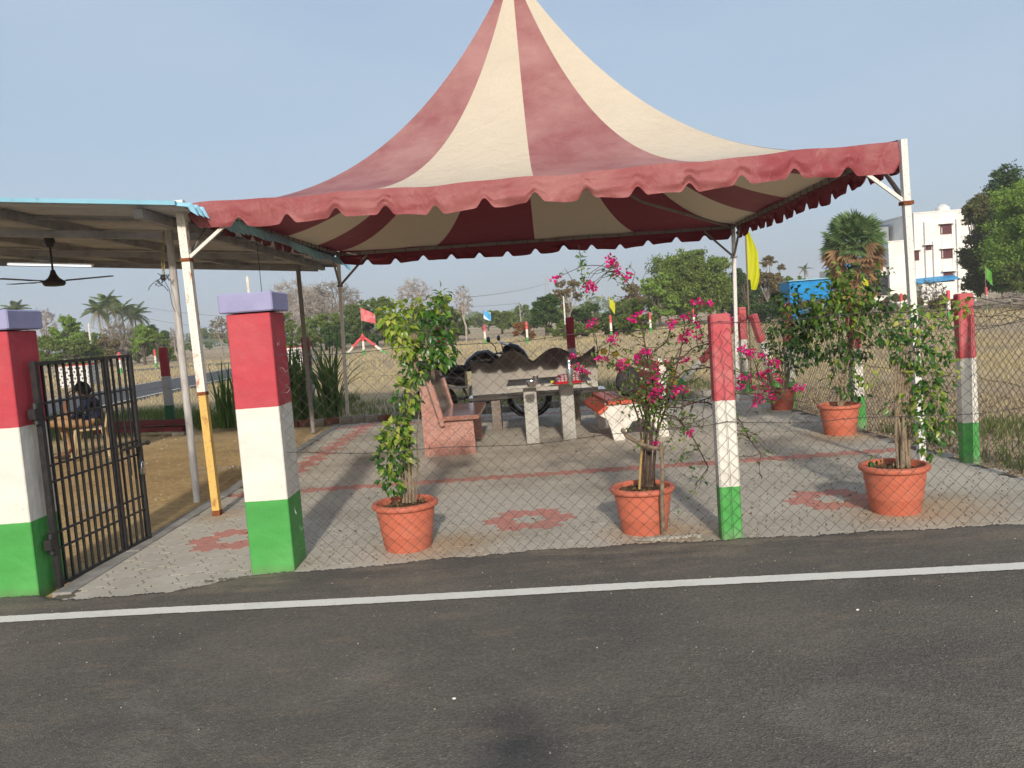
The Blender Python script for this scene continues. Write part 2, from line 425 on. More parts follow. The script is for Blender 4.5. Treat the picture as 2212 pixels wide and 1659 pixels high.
# sandy yard under the shed
def sand_mat():
    t = NT('sand').world_co()
    n2 = t.noise(1.3, 6, .62); n3 = t.noise(14, 6, .68); n4 = t.noise(70, 4, .6)
    c = t.mix(t.rng(n2, .36, .66), (.60, .42, .20), (.46, .31, .15))
    c = t.mix(t.rng(n3, .48, .70, 0, .7), c, (.22, .135, .065))
    c = t.mix(t.rng(n4, .56, .72, 0, .6), c, (.50, .38, .23))
    t.col(c); t.rough(.95); t.spec(.1); a = t.bump(n3, .8, .03); t.bump(n4, .6, .008, a); return t.m
V = []; F = []; gx = np.linspace(-14, -3.03, 60); gy = np.linspace(5.2, 16.0, 60)
for y in gy:
    for x in gx:
        V.append((x, y, -.022 + .015 * sin(x * 2.3 + y) * sin(y * 1.7) + er.uniform(-.006, .006)))
for j in range(59):
    for i in range(59): a = j * 60 + i; F.append((a, a + 1, a + 61, a + 60))
tag(link_mesh('yard_ground', np_mesh('yard_ground', V, F, sand_mat(), smooth=True)), kind='structure', label='yellow brown sand floor of the shed yard')

# patio: bedding sheet + wavy interlocking pavers
def paver_mat(name, a, b):
    t = NT(name).world_co()
    oi = t.n('NewGeometry').outputs['Random Per Island']
    c = t.mix(oi, a, b)
    c = t.mix(t.rng(t.noise(.8, 6, .6), .46, .72, 0, .62), c, (.20, .165, .115))
    c = t.mix(t.rng(t.noise(9, 6, .7), .50, .72, 0, .5), c, tuple(q * .62 for q in a))
    c = t.mix(t.rng(t.noise(90, 3), .5, .7, 0, .35), c, (.42, .38, .32))
    # rust-brown water stains where the pots stand
    for sx, sy, sr in ((-.55, 5.75, .55), (1.0, 5.68, .5), (2.85, 5.75, .75), (-2.65, 7.3, .28), (3.8, 9.1, .6)):
        g = t.n('VectorMath', operation='DISTANCE'); t.l(t.co, g.inputs[0]); g.inputs[1].default_value = (sx, sy, 0)
        d = t.math('ADD', g.outputs['Value'], t.math('MULTIPLY', t.math('SUBTRACT', t.noise(4, 5, .6), .5), .7))
        c = t.mix(t.rng(d, 0, sr, .62, 0), c, (.46, .28, .12))
    t.col(c); t.rough(.85); t.spec(.2); x = t.bump(t.noise(60, 5, .65), .5, .004); t.bump(t.noise(9, 3), .3, .01, x)
    return t.m
M['paver'] = paver_mat('paver_grey', (.56, .505, .415), (.48, .435, .36))
M['paver_red'] = paver_mat('paver_red', (.60, .26, .21), (.53, .225, .18))
M['bed'] = simple('joint_sand', (.125, .105, .08), .95, .1, c2=(.20, .17, .13), sc=5)
patio = MB(); patio.add([(-3.05, 4.9, -.0008), (4.02, 4.9, -.0008), (4.02, 14.15, -.0008), (-3.05, 14.15, -.0008)], [(0, 1, 2, 3)])
patio = patio.build('patio', M['bed']); tag(patio, kind='structure', label='patio of grey interlocking wavy pavers with red rows and rosettes')
P_ = .235; HR = P_ / math.sqrt(3)
def hexring(amp, shrink):
    pts = []
    for e in range(6):
        a0, a1 = pi / 6 + e * pi / 3 + pi / 3 * 0, pi / 6 + (e + 1) * pi / 3
        A = Vector((cos(a0), sin(a0))) * HR; B = Vector((cos(a1), sin(a1))) * HR
        nrm = (A + B).normalized()
        for q in range(6):
            tt = q / 6; p = A.lerp(B, tt) + nrm * amp * sin(2 * pi * tt); pts.append(p)
    out_ = []
    n = len(pts)
    for i, p in enumerate(pts):
        d = (pts[(i + 1) % n] - pts[i - 1]).normalized(); out_.append(p - Vector((d.y, -d.x)) * shrink)
    return out_
r0, r1 = hexring(.024, .0040), hexring(.024, .0043)
nR = len(r0)
pv = [(p.x, p.y, -.003) for p in r0] + [(p.x, p.y, 0.0) for p in r1]
pf4 = [(i, (i + 1) % nR, nR + (i + 1) % nR, nR + i) for i in range(nR)]
def pav_me(nm, mt):
    me = bpy.data.meshes.new(nm); lo = []
    me.from_pydata(pv, [], pf4 + [tuple(range(nR, 2 * nR))])
    me.materials.append(mt); me.update(); return me
pm_g, pm_r = pav_me('paver', M['paver']), pav_me('paver', M['paver_red'])
cells = []
RY = P_ * math.sqrt(3) / 2
cs_, sn_ = cos(-.035), sin(-.035)
Y0 = 8.16
flowers = []
for fx, fy in ((.21, 6.40), (2.49, 6.31), (-2.21, 6.40)):
    j = round((fy + .035 * fx - Y0) / RY); i = round((fx - (.5 * P_ if j % 2 else 0)) / P_); flowers.append((i, j))
def cart(i, j): return (i * P_ + (.5 * P_ if j % 2 else 0), j * RY)
fc = [cart(*q) for q in flowers]
for j in range(-18, 31):
    for i in range(-16, 20):
        u, v = cart(i, j); x = u * cs_ - v * sn_; y = u * sn_ + v * cs_ + Y0
        x0 = -3.03
        if x < x0 or x > 3.98 or y < 4.95 or y > 14.05: continue
        if y < edge_y(x) - .16: continue
        red = j == 0 or j == 26 or (abs(u + 2.63) < .12 and j > 0 and j % 1 == 0)
        for q in fc:
            d = math.hypot(u - q[0], v - q[1])
            if .1 < d < .3: red = True
        cells.append((x, y, red))
cells.sort(key=lambda c: c[0] ** 2 * .6 + c[1] ** 2)
rr = random.Random(5); bulk = {False: ([], []), True: ([], [])}; cnt = 0
for n_, (x, y, red) in enumerate(cells):
    dz = rr.uniform(.0002, .0020); tx, ty = rr.gauss(0, .003), rr.gauss(0, .003)
    invis = x < -3.4 or x > y * .66 or x < -y * .66
    if cnt < 296 and not invis:
        cnt += 1; o = link_mesh('paver', pm_r if red else pm_g, patio, (x, y, dz), (tx, ty, -.035 + rr.gauss(0, .006)))
    else:
        Vb, Fb = bulk[red]; b = len(Vb)
        for px_, py_, pz_ in pv: Vb.append((x + px_ * cs_ - py_ * sn_, y + px_ * sn_ + py_ * cs_, pz_ + dz + px_ * ty + py_ * tx))
        Fb += [tuple(b + q for q in f) for f in pf4] + [tuple(b + q for q in range(nR, 2 * nR))]
for red in (False, True):
    me = bpy.data.meshes.new('paver_field'); me.from_pydata(bulk[red][0], [], bulk[red][1]); me.materials.append(M['paver_red' if red else 'paver'])
    o = link_mesh('paver_field', me, patio); o['kind'] = 'stuff'
# concrete edging along the sand, low plinth at the back
mb = MB()
for i in range(9): mb.box((-3.03 + rr.uniform(-.006, .006), 5.72 + i * .98, -.022), (.13, .97, .07), bev=.006)
tag(mb.build('kerb', M['conc']), kind='structure', label='concrete edging strip between sand and pavers')
mb = MB(); gq = random.Random(2)
for i in range(26):
    p = gnd(1378 + i * 5.2, 1171 - i * .42); mb.box((p.x, p.y + gq.uniform(-.012, .012), .012), (gq.uniform(.02, .045), gq.uniform(.015, .05), gq.uniform(.012, .026)), rot=gq.uniform(0, 3), bev=.004)
tag(mb.build('mortar_strip', simple('mortar_white', (.42, .39, .34), .9, .1, c2=(.28, .25, .21), sc=20, bump=.6, bsc=70)), kind='structure', label='whitish mortar lump along the asphalt edge under the bougainvillea pot')
# ---- far road
def far_road():
    mb = MB(); L, Rr = -16.5, -12.0
    pts = [(-60, 60), (-40, 62), (-26, 63), (-19, 61.5), (-15.4, 57), (-14.4, 50), (-14.3, 40), (-14.2, 30), (-13.6, 20), (-12.0, 10), (-10, -2), (-9, -20)]
    vs = []; hw = 2.2
    for i, p in enumerate(pts):
        a, b = Vector(pts[max(i - 1, 0)]), Vector(pts[min(i + 1, len(pts) - 1)]); d = (b - a).normalized(); n = Vector((d.y, -d.x))
        vs.append((Vector(p), n))
    f = []
    v = []
    for p, n in vs: v += [(*(p - n * hw), .02), (*(p + n * hw), .02), (*(p - n * (hw + .06)), -.06), (*(p + n * (hw + .06)), -.06)]
    for i in range(len(pts) - 1):
        a = 4 * i; f += [(a, a + 1, a + 5, a + 4), (a + 2, a, a + 4, a + 6), (a + 1, a + 3, a + 7, a + 5)]
    mb.add(v, f); o = mb.build('side_road', M['asphalt_far']); tag(o, kind='structure', label='narrow asphalt lane beyond the rear fence')
    mb = MB(); v = []; f = []
    for s_ in (-1, 1):
        b = len(v)
        for p, n in vs:
            c = p + n * s_ * (hw - .14); v += [(*(c - n * .07), .026), (*(c + n * .07), .026)]
        for i in range(len(pts) - 1): a = b + 2 * i; f.append((a, a + 1, a + 3, a + 2))
    mb.add(v, f); tag(mb.build('side_road_marking', M['white_far']), kind='structure', label='white edge lines of the far lane')
M['asphalt_far'] = simple('asphalt_far', (.105, .10, .098), .8, .3, c2=(.085, .08, .078), sc=.8)
M['white_far'] = simple('line_far', (.7, .68, .62), .8, .2, c2=(.55, .52, .46), sc=2)
far_road()

# ================================================================ PILLARS, POSTS
def pillar(x, y, rz, label):
    e = empty('gate_pillar', (x, y, 0), rz, label, 'pillar', 'gate pillars')
    mb = MB(); mb.box((0, 0, .845), (.287, .33, 1.77), bev=.006); b = mb.build('shaft', M['pillar'], e)
    mb = MB(); mb.box((0, 0, 1.80), (.352, .395, .125), bev=.008); mb.build('cap', M['cap'], e)
    return e
pillar(-1.683, 5.535, .0, 'right gate pillar, lilac cap over red, white and green, chain link tied to it')
pillar(-3.322, 5.41, .0, 'left gate pillar, lilac cap over red, white and green bands, gate hinged to it')
M['steel2'] = simple('wire_bright', (.45, .45, .44), .5, .4, metal=.4)
# the wire ends tied to the pillar
for k in range(9):
    mb = MB(); z = .25 + .16 * k; x0 = -1.536
    pts = [Vector((x0 + .015, 5.42 + rr.uniform(0, .12), z + rr.uniform(-.02, .02)))]
    for q in range(4): pts.append(pts[-1] + Vector((rr.uniform(-.012, .022), rr.uniform(-.03, .03), rr.uniform(-.03, .03))))
    mb.tube(pts, .0016, 4); tag(mb.build('tie_wire', M['steel2']), ('lowest', 'second lowest', 'third lowest', 'fourth lowest', 'middle', 'fourth highest', 'third highest', 'second highest', 'highest')[k] + ' bright wire end on the shaded side of the right gate pillar', 'wire', 'wire ends tied to the right pillar')

def post_mesh(h, w, mt, crook=0):
    mb = MB(); mb.box((0, 0, h / 2 - .05), (w, w * .95, h + .1), taper=.94, bev=.012); return mb.mesh('shaft', mt)
me_post = post_mesh(1.5, .138, M['post'])
me_shaded = post_mesh(1.55, .15, M['post_shaded'])
def post(p, rz, label, me=me_post, group='concrete fence posts', lean=(0, 0)):
    e = empty('fence_post', (p[0], p[1], 0), rz, label, 'post', group); e.rotation_euler = (lean[0], lean[1], rz)
    link_mesh('shaft', me, e); return e
RX = 4.05
def back_y(x): return 15.15 - .17 * x
post((1.385, 5.39), -.05, 'red, white and green post in the front fence beside the bougainvillea')
post((4.42, 5.24), -.05, 'red, white and green post where the front fence meets the right fence')
post((4.02, 7.22), -.12, 'nearest red, white and green post of the right fence, right of the potted fig', lean=(0, -.006))
post((4.12, 9.75), -.10, 'red, white and green post behind the fourth pot in the right fence', lean=(.02, -.03))
post((4.13, 12.15), -.1, 'red, white and green post behind the farthest pot')
post((4.12, back_y(4.12)), 0, 'corner post of the rear fence with two sloping braces and yellow flag')
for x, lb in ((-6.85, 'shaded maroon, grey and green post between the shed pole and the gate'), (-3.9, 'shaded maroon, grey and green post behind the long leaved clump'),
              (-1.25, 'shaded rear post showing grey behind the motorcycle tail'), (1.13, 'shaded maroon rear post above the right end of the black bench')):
    post((x, back_y(x)), 0, lb, me_shaded)
post((-10.2, back_y(-10.2)), 0, 'shaded rear post hidden behind the left pillar', me_shaded)
# braces of the corner post
for (a, b, lb) in ((at(1604, 684, 14.35), gnd(1458, 842), 'sloping brace left of the corner post, red to green'), (at(1626, 680, 14.2), gnd(1678, 842), 'sloping brace right of the corner post, pink red to green')):
    L = (a - b).length; d = (a - b).normalized()
    mb = MB(); mb.box((0, 0, L / 2), (.12, .12, L), bev=.01); o = mb.build('corner_brace', M['post'])
    o.location = b; o.rotation_mode = 'QUATERNION'; o.rotation_quaternion = d.to_track_quat('Z', 'X'); tag(o, lb, 'brace', 'corner post braces')

# ---- chain link
def chain(name, p0, p1, z0, z1, cell, r, seed, wob=.006, sag=0.0):
    p0, p1 = Vector(p0), Vector(p1); L = (p1 - p0).length; d = (p1 - p0) / L; n = Vector((-d.y, d.x))
    nw = int(L / cell) + 1; nr = int((z1 - z0) / (cell * .47)); g = np.random.default_rng(seed)
    nw = int(2 * L / cell) + 1; I = np.arange(nw)[:, None]; J = np.arange(nr + 1)[None, :]
    s_ = (I + ((I + J) % 2)) * cell / 2
    z = z0 + J * (z1 - z0) / nr + 0 * I
    s_ = s_ + wob * np.sin(s_ * 2.3 + z * 3) * 1.6 + g.normal(0, wob * .12, s_.shape); z = z + wob * np.sin(s_ * 3.1 + z * 5) * 1.4 + g.normal(0, wob * .12, s_.shape)
    z = z - sag * np.sin(np.pi * np.clip(s_ / L, 0, 1)) * (z / z1)
    off = np.where((I + J) % 2, 1, -1) * r * .9 + .014 * np.sin(s_ * 1.7 + 1.2 * z)
    s_ = np.clip(s_, 0, L)
    P = np.stack([p0.x + d.x * s_ + n.x * off, p0.y + d.y * s_ + n.y * off, z], -1)   # nw, nr+1, 3
    a = [(-.5, -.5), (.5, -.5), (0, .7)]
    rings = []
    for u, v in a: rings.append(P + np.array([d.x * u, d.y * u, 0]) * r * 1.6 + np.array([n.x * v, n.y * v, 0]) * r * 1.6)
    Vv = np.stack(rings, 2).reshape(-1, 3)
    base = ((I * (nr + 1) + J[:, :-1]) * 3).reshape(-1)
    F = np.concatenate([np.stack([base + k, base + (k + 1) % 3, base + 3 + (k + 1) % 3, base + 3 + k], 1) for k in range(3)])
    return np_mesh(name, Vv, F, M['wire'])
def barbed(a, b, sag, seed, r=.0022, barbs=True):
    a, b = Vector(a), Vector(b); L = (b - a).length; g = random.Random(seed); mb = MB(); N = max(10, int(L / .12)); pts = []
    for i in range(N + 1):
        t = i / N; pts.append(a.lerp(b, t) + Vector((g.gauss(0, .002), g.gauss(0, .002), -sag * 4 * t * (1 - t) + .01 * sin(t * 17 + seed) + g.gauss(0, .002))))
    mb.tube(pts, r, 4)
    if barbs:
        s_ = .1
        while s_ < L:
            t = s_ / L; k = min(int(t * N), N - 1); p = pts[k].lerp(pts[k + 1], t * N - k)
            for q in range(2):
                v = Vector((g.uniform(-1, 1), g.uniform(-1, 1), g.uniform(-1, 1))).normalized() * .013; mb.bar(p - v, p + v, .0024)
            s_ += g.uniform(.09, .13)
    return mb
def fence(p0, p1, label, z1=1.40, zs=(.79, 1.44), cell=.088, r=.0019, seed=1, sag=.0, breaks=()):
    e = empty('chain_link_fence', (0, 0, 0), 0, label, 'fence', 'chain link fences')
    pts = [p0] + list(breaks) + [p1]
    for i in range(len(pts) - 1):
        o = link_mesh('mesh_panel', chain('mesh_panel', pts[i], pts[i + 1], .02, z1, cell, r, seed + i, sag=sag), e); o['kind'] = 'stuff'
        for z in zs: barbed((*pts[i], z), (*pts[i + 1], z + .01), .02 + .03 * (z < 1), seed * 7 + int(z * 10) + i, r * 1.15).build('barbed_wire', M['wire'], e)
    return e
fence((-1.53, 5.40), (4.36, 5.17), 'front chain link fence along the asphalt edge, with barbed strands', breaks=((1.38, 5.305),), seed=1, sag=.02)
fence((4.0, 5.45), (4.05, 14.40), 'chain link fence along the right side behind the pots', breaks=((4.02, 7.14), (4.03, 9.67), (4.05, 12.1)), seed=11, zs=(.78, 1.3, 1.45), sag=.03)
fence((-10.2, back_y(-10.2) - .09), (4.05, back_y(4.05) - .09), 'rear chain link fence behind the shed and the benches', breaks=((-6.85, back_y(-6.85) - .09), (-3.9, back_y(-3.9) - .09), (-1.25, back_y(-1.25) - .09), (1.13, back_y(1.13) - .09)), seed=21, zs=(.75, 1.3, 1.47), cell=.10, r=.0017, sag=.03)
# extra loose strands on top of the right fence
mb = MB(); g = random.Random(9)
for k in range(5):
    a = Vector((4.05 + g.uniform(0, .5), 5.6 + g.uniform(0, 1), 1.4 + g.uniform(-.15, .12))); b = Vector((4.2 + g.uniform(-.1, .7), 13.8, 1.42 + g.uniform(-.15, .15))); pts = []
    for i in range(40):
        t = i / 39; pts.append(a.lerp(b, t) + Vector((.12 * sin(t * 19 + k), 0, .07 * sin(t * 23 + 2 * k) - .1 * sin(pi * t))))
    mb.tube(pts, .0028, 4)
tag(mb.build('loose_wire', M['wire']), 'loose curling wire strands along the top of the right fence', 'wire')
# rear plinth of bricks
e = empty('brick_edging', (0, 0, 0), 0, 'dark row of low bricks along the back of the patio and yard', 'kerb')
bm_ = MB(); bm_.box((0, 0, .055), (.225, .11, .12), bev=.006); bme = bm_.mesh('brick', M['brick'])
bm2 = MB(); bm2.box((0, 0, .055), (.225, .11, .12), bev=.006); bme2 = bm2.mesh('brick', M['conc'])
x = -3.9; g = random.Random(4)
while x < 3.9:
    link_mesh('brick', bme if g.random() < .5 and x < -2 else bme2, e, (x, 14.32 + g.uniform(-.012, .012) - (x + 3.9) * .01, g.uniform(-.03, 0)), (0, 0, g.gauss(0, .03))); x += .236
from mathutils.noise import noise as mnoise
# ================================================================ TENT
TC = [Vector((-2.72, 7.40, 2.80)), Vector((3.36, 6.93, 2.80)), Vector((3.66, 13.05, 2.82)), Vector((-2.60, 13.15, 2.86))]   # front left, front right, rear right, rear left
tent = empty('canopy_tent', (0, 0, 0), 0, 'maroon and cream striped peaked canopy tent on four rusty white legs', 'tent')
cen = sum(TC, Vector()) / 4; PK = Vector((.36, 10.15, 2.82)); HP = 2.95
def hprof(t, s_=0.0):
    a = .15 * sin(pi * s_) ; return HP * (a * (1 - t) + (1 - a) * (1 - t) ** 2.15)
tg = random.Random(2)
def edge_wob(k, s_): return .007 * sin(s_ * 31 + k) + .004 * sin(s_ * 67 + 2 * k)
def surf(k, s_, t):
    A, B = TC[k], TC[(k + 1) % 4]; P = A.lerp(B, s_)
    p = PK.lerp(P, t)
    p.z = PK.z + (P.z - PK.z) * t + hprof(t, s_) + edge_wob(k, s_) * t ** 6
    if 0 < t: p.z -= .03 * sin(pi * s_) * t ** 8
    return p
for k in range(4):
    for st in range(4):
        mb = MB(); NT_, NS_ = 34, 8; v = []
        for i in range(NT_ + 1):
            t = .035 + (1 - .035) * (i / NT_) ** .9
            for j in range(NS_ + 1): v.append(surf(k, (st + j / NS_) / 4, t))
        f = [(i * (NS_ + 1) + j, i * (NS_ + 1) + j + 1, (i + 1) * (NS_ + 1) + j + 1, (i + 1) * (NS_ + 1) + j) for i in range(NT_) for j in range(NS_)]
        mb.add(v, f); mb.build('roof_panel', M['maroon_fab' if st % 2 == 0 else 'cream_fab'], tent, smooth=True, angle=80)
mb = MB(); mb.lathe([(.001, 3.35), (.05, 3.3), (.09, 3.0), (.16, 2.80), (.22, 2.62), (.24, 2.55)], 16, (PK.x, PK.y, 2.82)); mb.build('peak_cap', M['maroon_fab'], tent, smooth=True)
# valance: scalloped skirt on each side
for k in range(4):
    A, B = TC[k], TC[(k + 1) % 4]; L = (B - A).length; d = (B - A).normalized(); n = Vector((d.y, -d.x, 0)).normalized()
    N = 300; nsc = 14; rows = 9; mb = MB(); v = []
    for i in range(N + 1):
        s_ = i / N; ph = (s_ * nsc) % 1.0
        top = A.lerp(B, s_); top.z += edge_wob(k, s_) - .03 * sin(pi * s_)
        notch = max(0, 1 - abs(ph - .5) * 2 / .42 - 0) if False else 0
        u = abs(ph - .5) * 2            # 1 at the notch, 0 at the lobe centre
        prof = .225 + .012 * sin(s_ * 21 + k) + (.02 if k == 0 else 0) * s_
        cn = max(0, (u - .60) / .40); cut = .082 * (cn * cn * (3 - 2 * cn)) + .010 * mnoise(Vector((s_ * 23, k, 5)))
        if k == 3: prof *= .72; cut *= 1.0; flut *= .25
        nv = mnoise(Vector((s_ * L * 2.3, k * 7.1, 0))); flut = .038 * nv + .026 * mnoise(Vector((s_ * L * 5.5, k * 3 + 9, 0)))
        for j in range(rows + 1):
            q = j / rows; hgt = (prof - cut) * q
            v.append(top + n * (.032 + flut * q ** .8 + .035 * q * (1 - q) + .045 * abs(mnoise(Vector((s_ * L * 3.5 + q * 1.6, q * 2.2, k * 5)))) * min(1, q * 2) * 1.2) - Vector((0, 0, hgt - .004 * sin(s_ * 73 + j) * q)))
    f = [(i * (rows + 1) + j, (i + 1) * (rows + 1) + j, (i + 1) * (rows + 1) + j + 1, i * (rows + 1) + j + 1) for i in range(N) for j in range(rows)]
    mb.add(v, f)
    # folded-over hem joining the roof edge to the skirt
    v = []
    for i in range(N + 1):
        s_ = i / N; top = A.lerp(B, s_); top.z += edge_wob(k, s_) - .03 * sin(pi * s_)
        fl = .0; inn = surf(k, s_, .995); inn.z += .003
        v += [inn, top + n * .030]
    mb.add(v, [(2 * i, 2 * i + 2, 2 * i + 3, 2 * i + 1) for i in range(N)])
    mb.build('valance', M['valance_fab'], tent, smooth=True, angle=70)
    # eave pipe with rope lacing
    mb = MB(); a = A - n * .035 + Vector((0, 0, -.055)); b = B - n * .035 + Vector((0, 0, -.055)); mb.bar(a, b, .045, .045); mb.build('eave_pipe', M['rust_shaded' if k != 0 else 'rust_clean'], tent)
    mb = MB(); nl = 26
    for i in range(nl):
        p = a.lerp(b, (i + .5) / nl); mb.tube([p + n * .03 + Vector((0, 0, .022)), p + n * .03 - Vector((0, 0, .03)), p - n * .03 - Vector((0, 0, .03)), p - n * .03 + Vector((0, 0, .022))], .004, 4)
    mb.build('lacing', M['gate'], tent)
# legs
LEG = [gnd(470, 1113), Vector((3.40, 6.93, 0)), Vector((3.72, 13.05, 0)), gnd(752, 908)]
LEG[1] = Vector((at(1976, 760, 6.93).x + .0, 6.93, 0)); LEG[1].x = at(1992, 1000, 6.93).x
LEG[2].x = at(1590, 800, 13.05).x
for k in range(4):
    top = TC[k] + Vector((0, 0, -.0)); bot = LEG[k]
    if k == 0: top = Vector((TC[0].x - .085, TC[0].y - .04, 2.83))
    if k == 1: top = Vector((TC[1].x - .0, TC[1].y - .055, 2.80))
    if k == 0:
        mid = top.lerp(bot, .605)
        mb = MB(); mb.bar(top, mid, .072, .072, upv=(0, 1, 0)); mb.build('leg_tube', M['rust_white'], tent)
        mb = MB(); mb.bar(mid, bot, .066, .066, upv=(0, 1, 0)); mb.build('leg_tube', M['rust_yellow'], tent)
        mb = MB(); dd = (bot - mid).normalized(); mb.bar(mid - dd * .012, mid + dd * .018, .078, .078, upv=(0, 1, 0)); mb.build('leg_joint', M['rust'], tent)
        mb = MB(); mb.bar(bot - dd * .05, bot, .069, .069, upv=(0, 1, 0)); mb.build('leg_foot', M['rust'], tent)
    else:
        mb = MB(); mb.bar(top, bot, .052 if k > 1 else .054, .052 if k > 1 else .054, upv=(0, 1, 0)); mb.build('leg_tube', M['rust_clean'], tent)
    hb = top.lerp(bot, .185)
    for o_ in ((k + 1) % 4, (k - 1) % 4):
        dv = (TC[o_] - TC[k]); dv.z = 0; dv.normalize()
        e_ = TC[k] + dv * .46 + Vector((0, 0, -.085)); mb = MB(); mb.bar(hb, e_, .028, .028); mb.build('corner_strut', M['rust_white' if k in (0, 1) and abs(dv.x) > .5 else 'rust_shaded'], tent)
    mb = MB(); mb.box(hb, (.088, .088, .03)); mb.build('strut_clamp', M['rust'] if k < 2 else M['rust_shaded'], tent)
# hip rafters
for k in (2, 0):
    mb = MB(); a = TC[k] + Vector((0, 0, -.06)); b = PK + Vector((0, 0, 1.0)); pts = [a.lerp(b, t) for t in (0, .5, 1)]; pts[1].z -= .22; mb.tube(pts, .022, 8); mb.build('rafter', M['rust_shaded'], tent)
mb = MB(); mb.tube([PK + Vector((0, 0, .85)), PK + Vector((0, 0, 2.95))], .03, 8); mb.build('mast', M['rust_shaded'], tent)

# ================================================================ SHED
def shz(x): return 2.735 + .092 * (-2.7 - x)
shed = empty('open_shed', (0, 0, 0), 0, 'open shed with low corrugated roof, grey below and light blue edges', 'shed')
def roof_mat(name, under):
    t = NT(name); c0 = (.52, .53, .56) if under else (.24, .52, .66)
    c = t.mix(t.rng(t.noise(1.2, 6, .6, sc=(.3, 1, 1)), .4, .66), c0, tuple(q * .68 for q in c0))
    c = t.mix(t.rng(t.noise(11, 5, .7), .58, .72, 0, .6), c, (.20, .15, .11)); t.col(c); t.rough(.55); return t.m
M['roof_top'] = roof_mat('roof_blue', False); M['roof_under'] = roof_mat('roof_underside', True)
M['purlin'] = simple('purlin_grey', (.34, .34, .36), .6, .3, c2=(.22, .22, .22), sc=5)
sw = 1.02; ny = 96
mb = MB(); xs_ = np.linspace(0, -9.2, 6); amp = .024; per = .127
for lay in (0, 1):
    v = []
    for i in range(ny + 1):
        yy = i * sw / ny
        zz = amp * sin(2 * pi * yy / per) + .0012 * lay
        for x_ in xs_: v.append((x_ + .0, yy, -.092 * x_ + zz + (.0025 if lay else 0)))
    f = [(i * 6 + j, i * 6 + j + 1, (i + 1) * 6 + j + 1, (i + 1) * 6 + j) for i in range(ny) for j in range(5)]
    if lay: f = [q[::-1] for q in f]
    mb.add(v, f, lay)
rme = mb.mesh('roof_sheet', [M['roof_under'], M['roof_top']])
for i in range(7): link_mesh('roof_sheet', rme, shed, (-2.66 + .03 * sin(i * 2.1), 7.02 + i * 1.0, shz(-2.66) + .004 * i % .009))
# end flashing : wavy blue strip hanging at the low right edge
mb = MB(); v = []; N = 900
for i in range(N + 1):
    yy = 7.0 + 7.1 * i / N; w_ = .017 * sin(2 * pi * (yy - 7.02) / per)
    droop = .02 * sin(yy * 2.1) + .012 * sin(yy * 5.3); w2 = sin(2 * pi * (yy - 7.02) / per)
    v += [(-2.72, yy, shz(-2.72) + w_ + .008), (-2.60 + droop * .4 + .012 * w2, yy, shz(-2.64) + w_ * 1.3), (-2.57 + droop * .5 + .026 * w2, yy, shz(-2.64) - .085 - .022 * w2 + droop)]
mb.add(v, [(3 * i + j, 3 * i + 3 + j, 3 * i + 4 + j, 3 * i + 1 + j) for i in range(N) for j in (0, 1)])
mb.build('edge_flashing', simple('sheet_pale_blue', (.36, .66, .80), .5, .3, c2=(.24, .48, .60), sc=6), shed, smooth=True)
mb = MB(); mb.bar((-2.7, 6.99, shz(-2.7) + .012), (-11.9, 6.99, shz(-11.9) + .012), .04, .036); mb.build('front_fascia', M['roof_top'], shed)
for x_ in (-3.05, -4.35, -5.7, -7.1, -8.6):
    mb = MB(); mb.bar((x_, 7.05, shz(x_) - .075), (x_, 14.05, shz(x_) - .075), .07, .085); mb.bar((x_, 7.044, shz(x_) - .075), (x_, 7.049, shz(x_) - .075), .067, .082, mi=1); mb.build('purlin', [M['purlin'], M['gate']], shed)  # black plate on the front end paints the dark of a hollow tube
for y_ in (7.75, 9.0, 9.6, 11.3, 12.1, 12.7):
    mb = MB(); mb.bar((-2.9, y_, shz(-2.9) - .045), (-11.5, y_, shz(-11.5) - .045), .03, .028); mb.build('batten', M['purlin'], shed)
for y_ in (8.16, 10.7, 13.2):
    mb = MB(); mb.bar((-2.95, y_, shz(-2.95) - .15), (-11.5, y_, shz(-11.5) - .15), .06, .07); mb.build('beam', M['purlin'], shed)
mb = MB(); mb.bar((-2.8, 14.05, shz(-2.8) - .02), (-11.5, 14.05, shz(-11.5) - .02), .05, .08); mb.build('rear_fascia', M['purlin'], shed)
b1, b2 = gnd(426, 1081), gnd(677, 935)
mb = MB(); mb.tube([b1 + Vector((0, 0, -.03)), (b1.x + .0, b1.y, shz(-3.2) - .09)], .036, 12)
mb.build('shed_post', M['pole_grey'], shed, smooth=True)
mb = MB(); mb.tube([b2, (b2.x, b2.y, shz(-3.2) - .09)], .036, 12); mb.build('shed_post', M['rust_shaded'], shed, smooth=True)
for y_ in (8.16, 13.2):
    mb = MB(); mb.tube([(-9.5, y_, 0), (-9.5, y_, shz(-9.5) - .1)], .036, 10); mb.build('shed_post', M['pole_grey'], shed, smooth=True)
rp_ = Matrix.Rotation(R(0), 3, 'X'); p_ = Vector((0, 7.02, 2.8)); shed.rotation_euler = (0, 0, 0); shed.location = p_ - rp_ @ p_
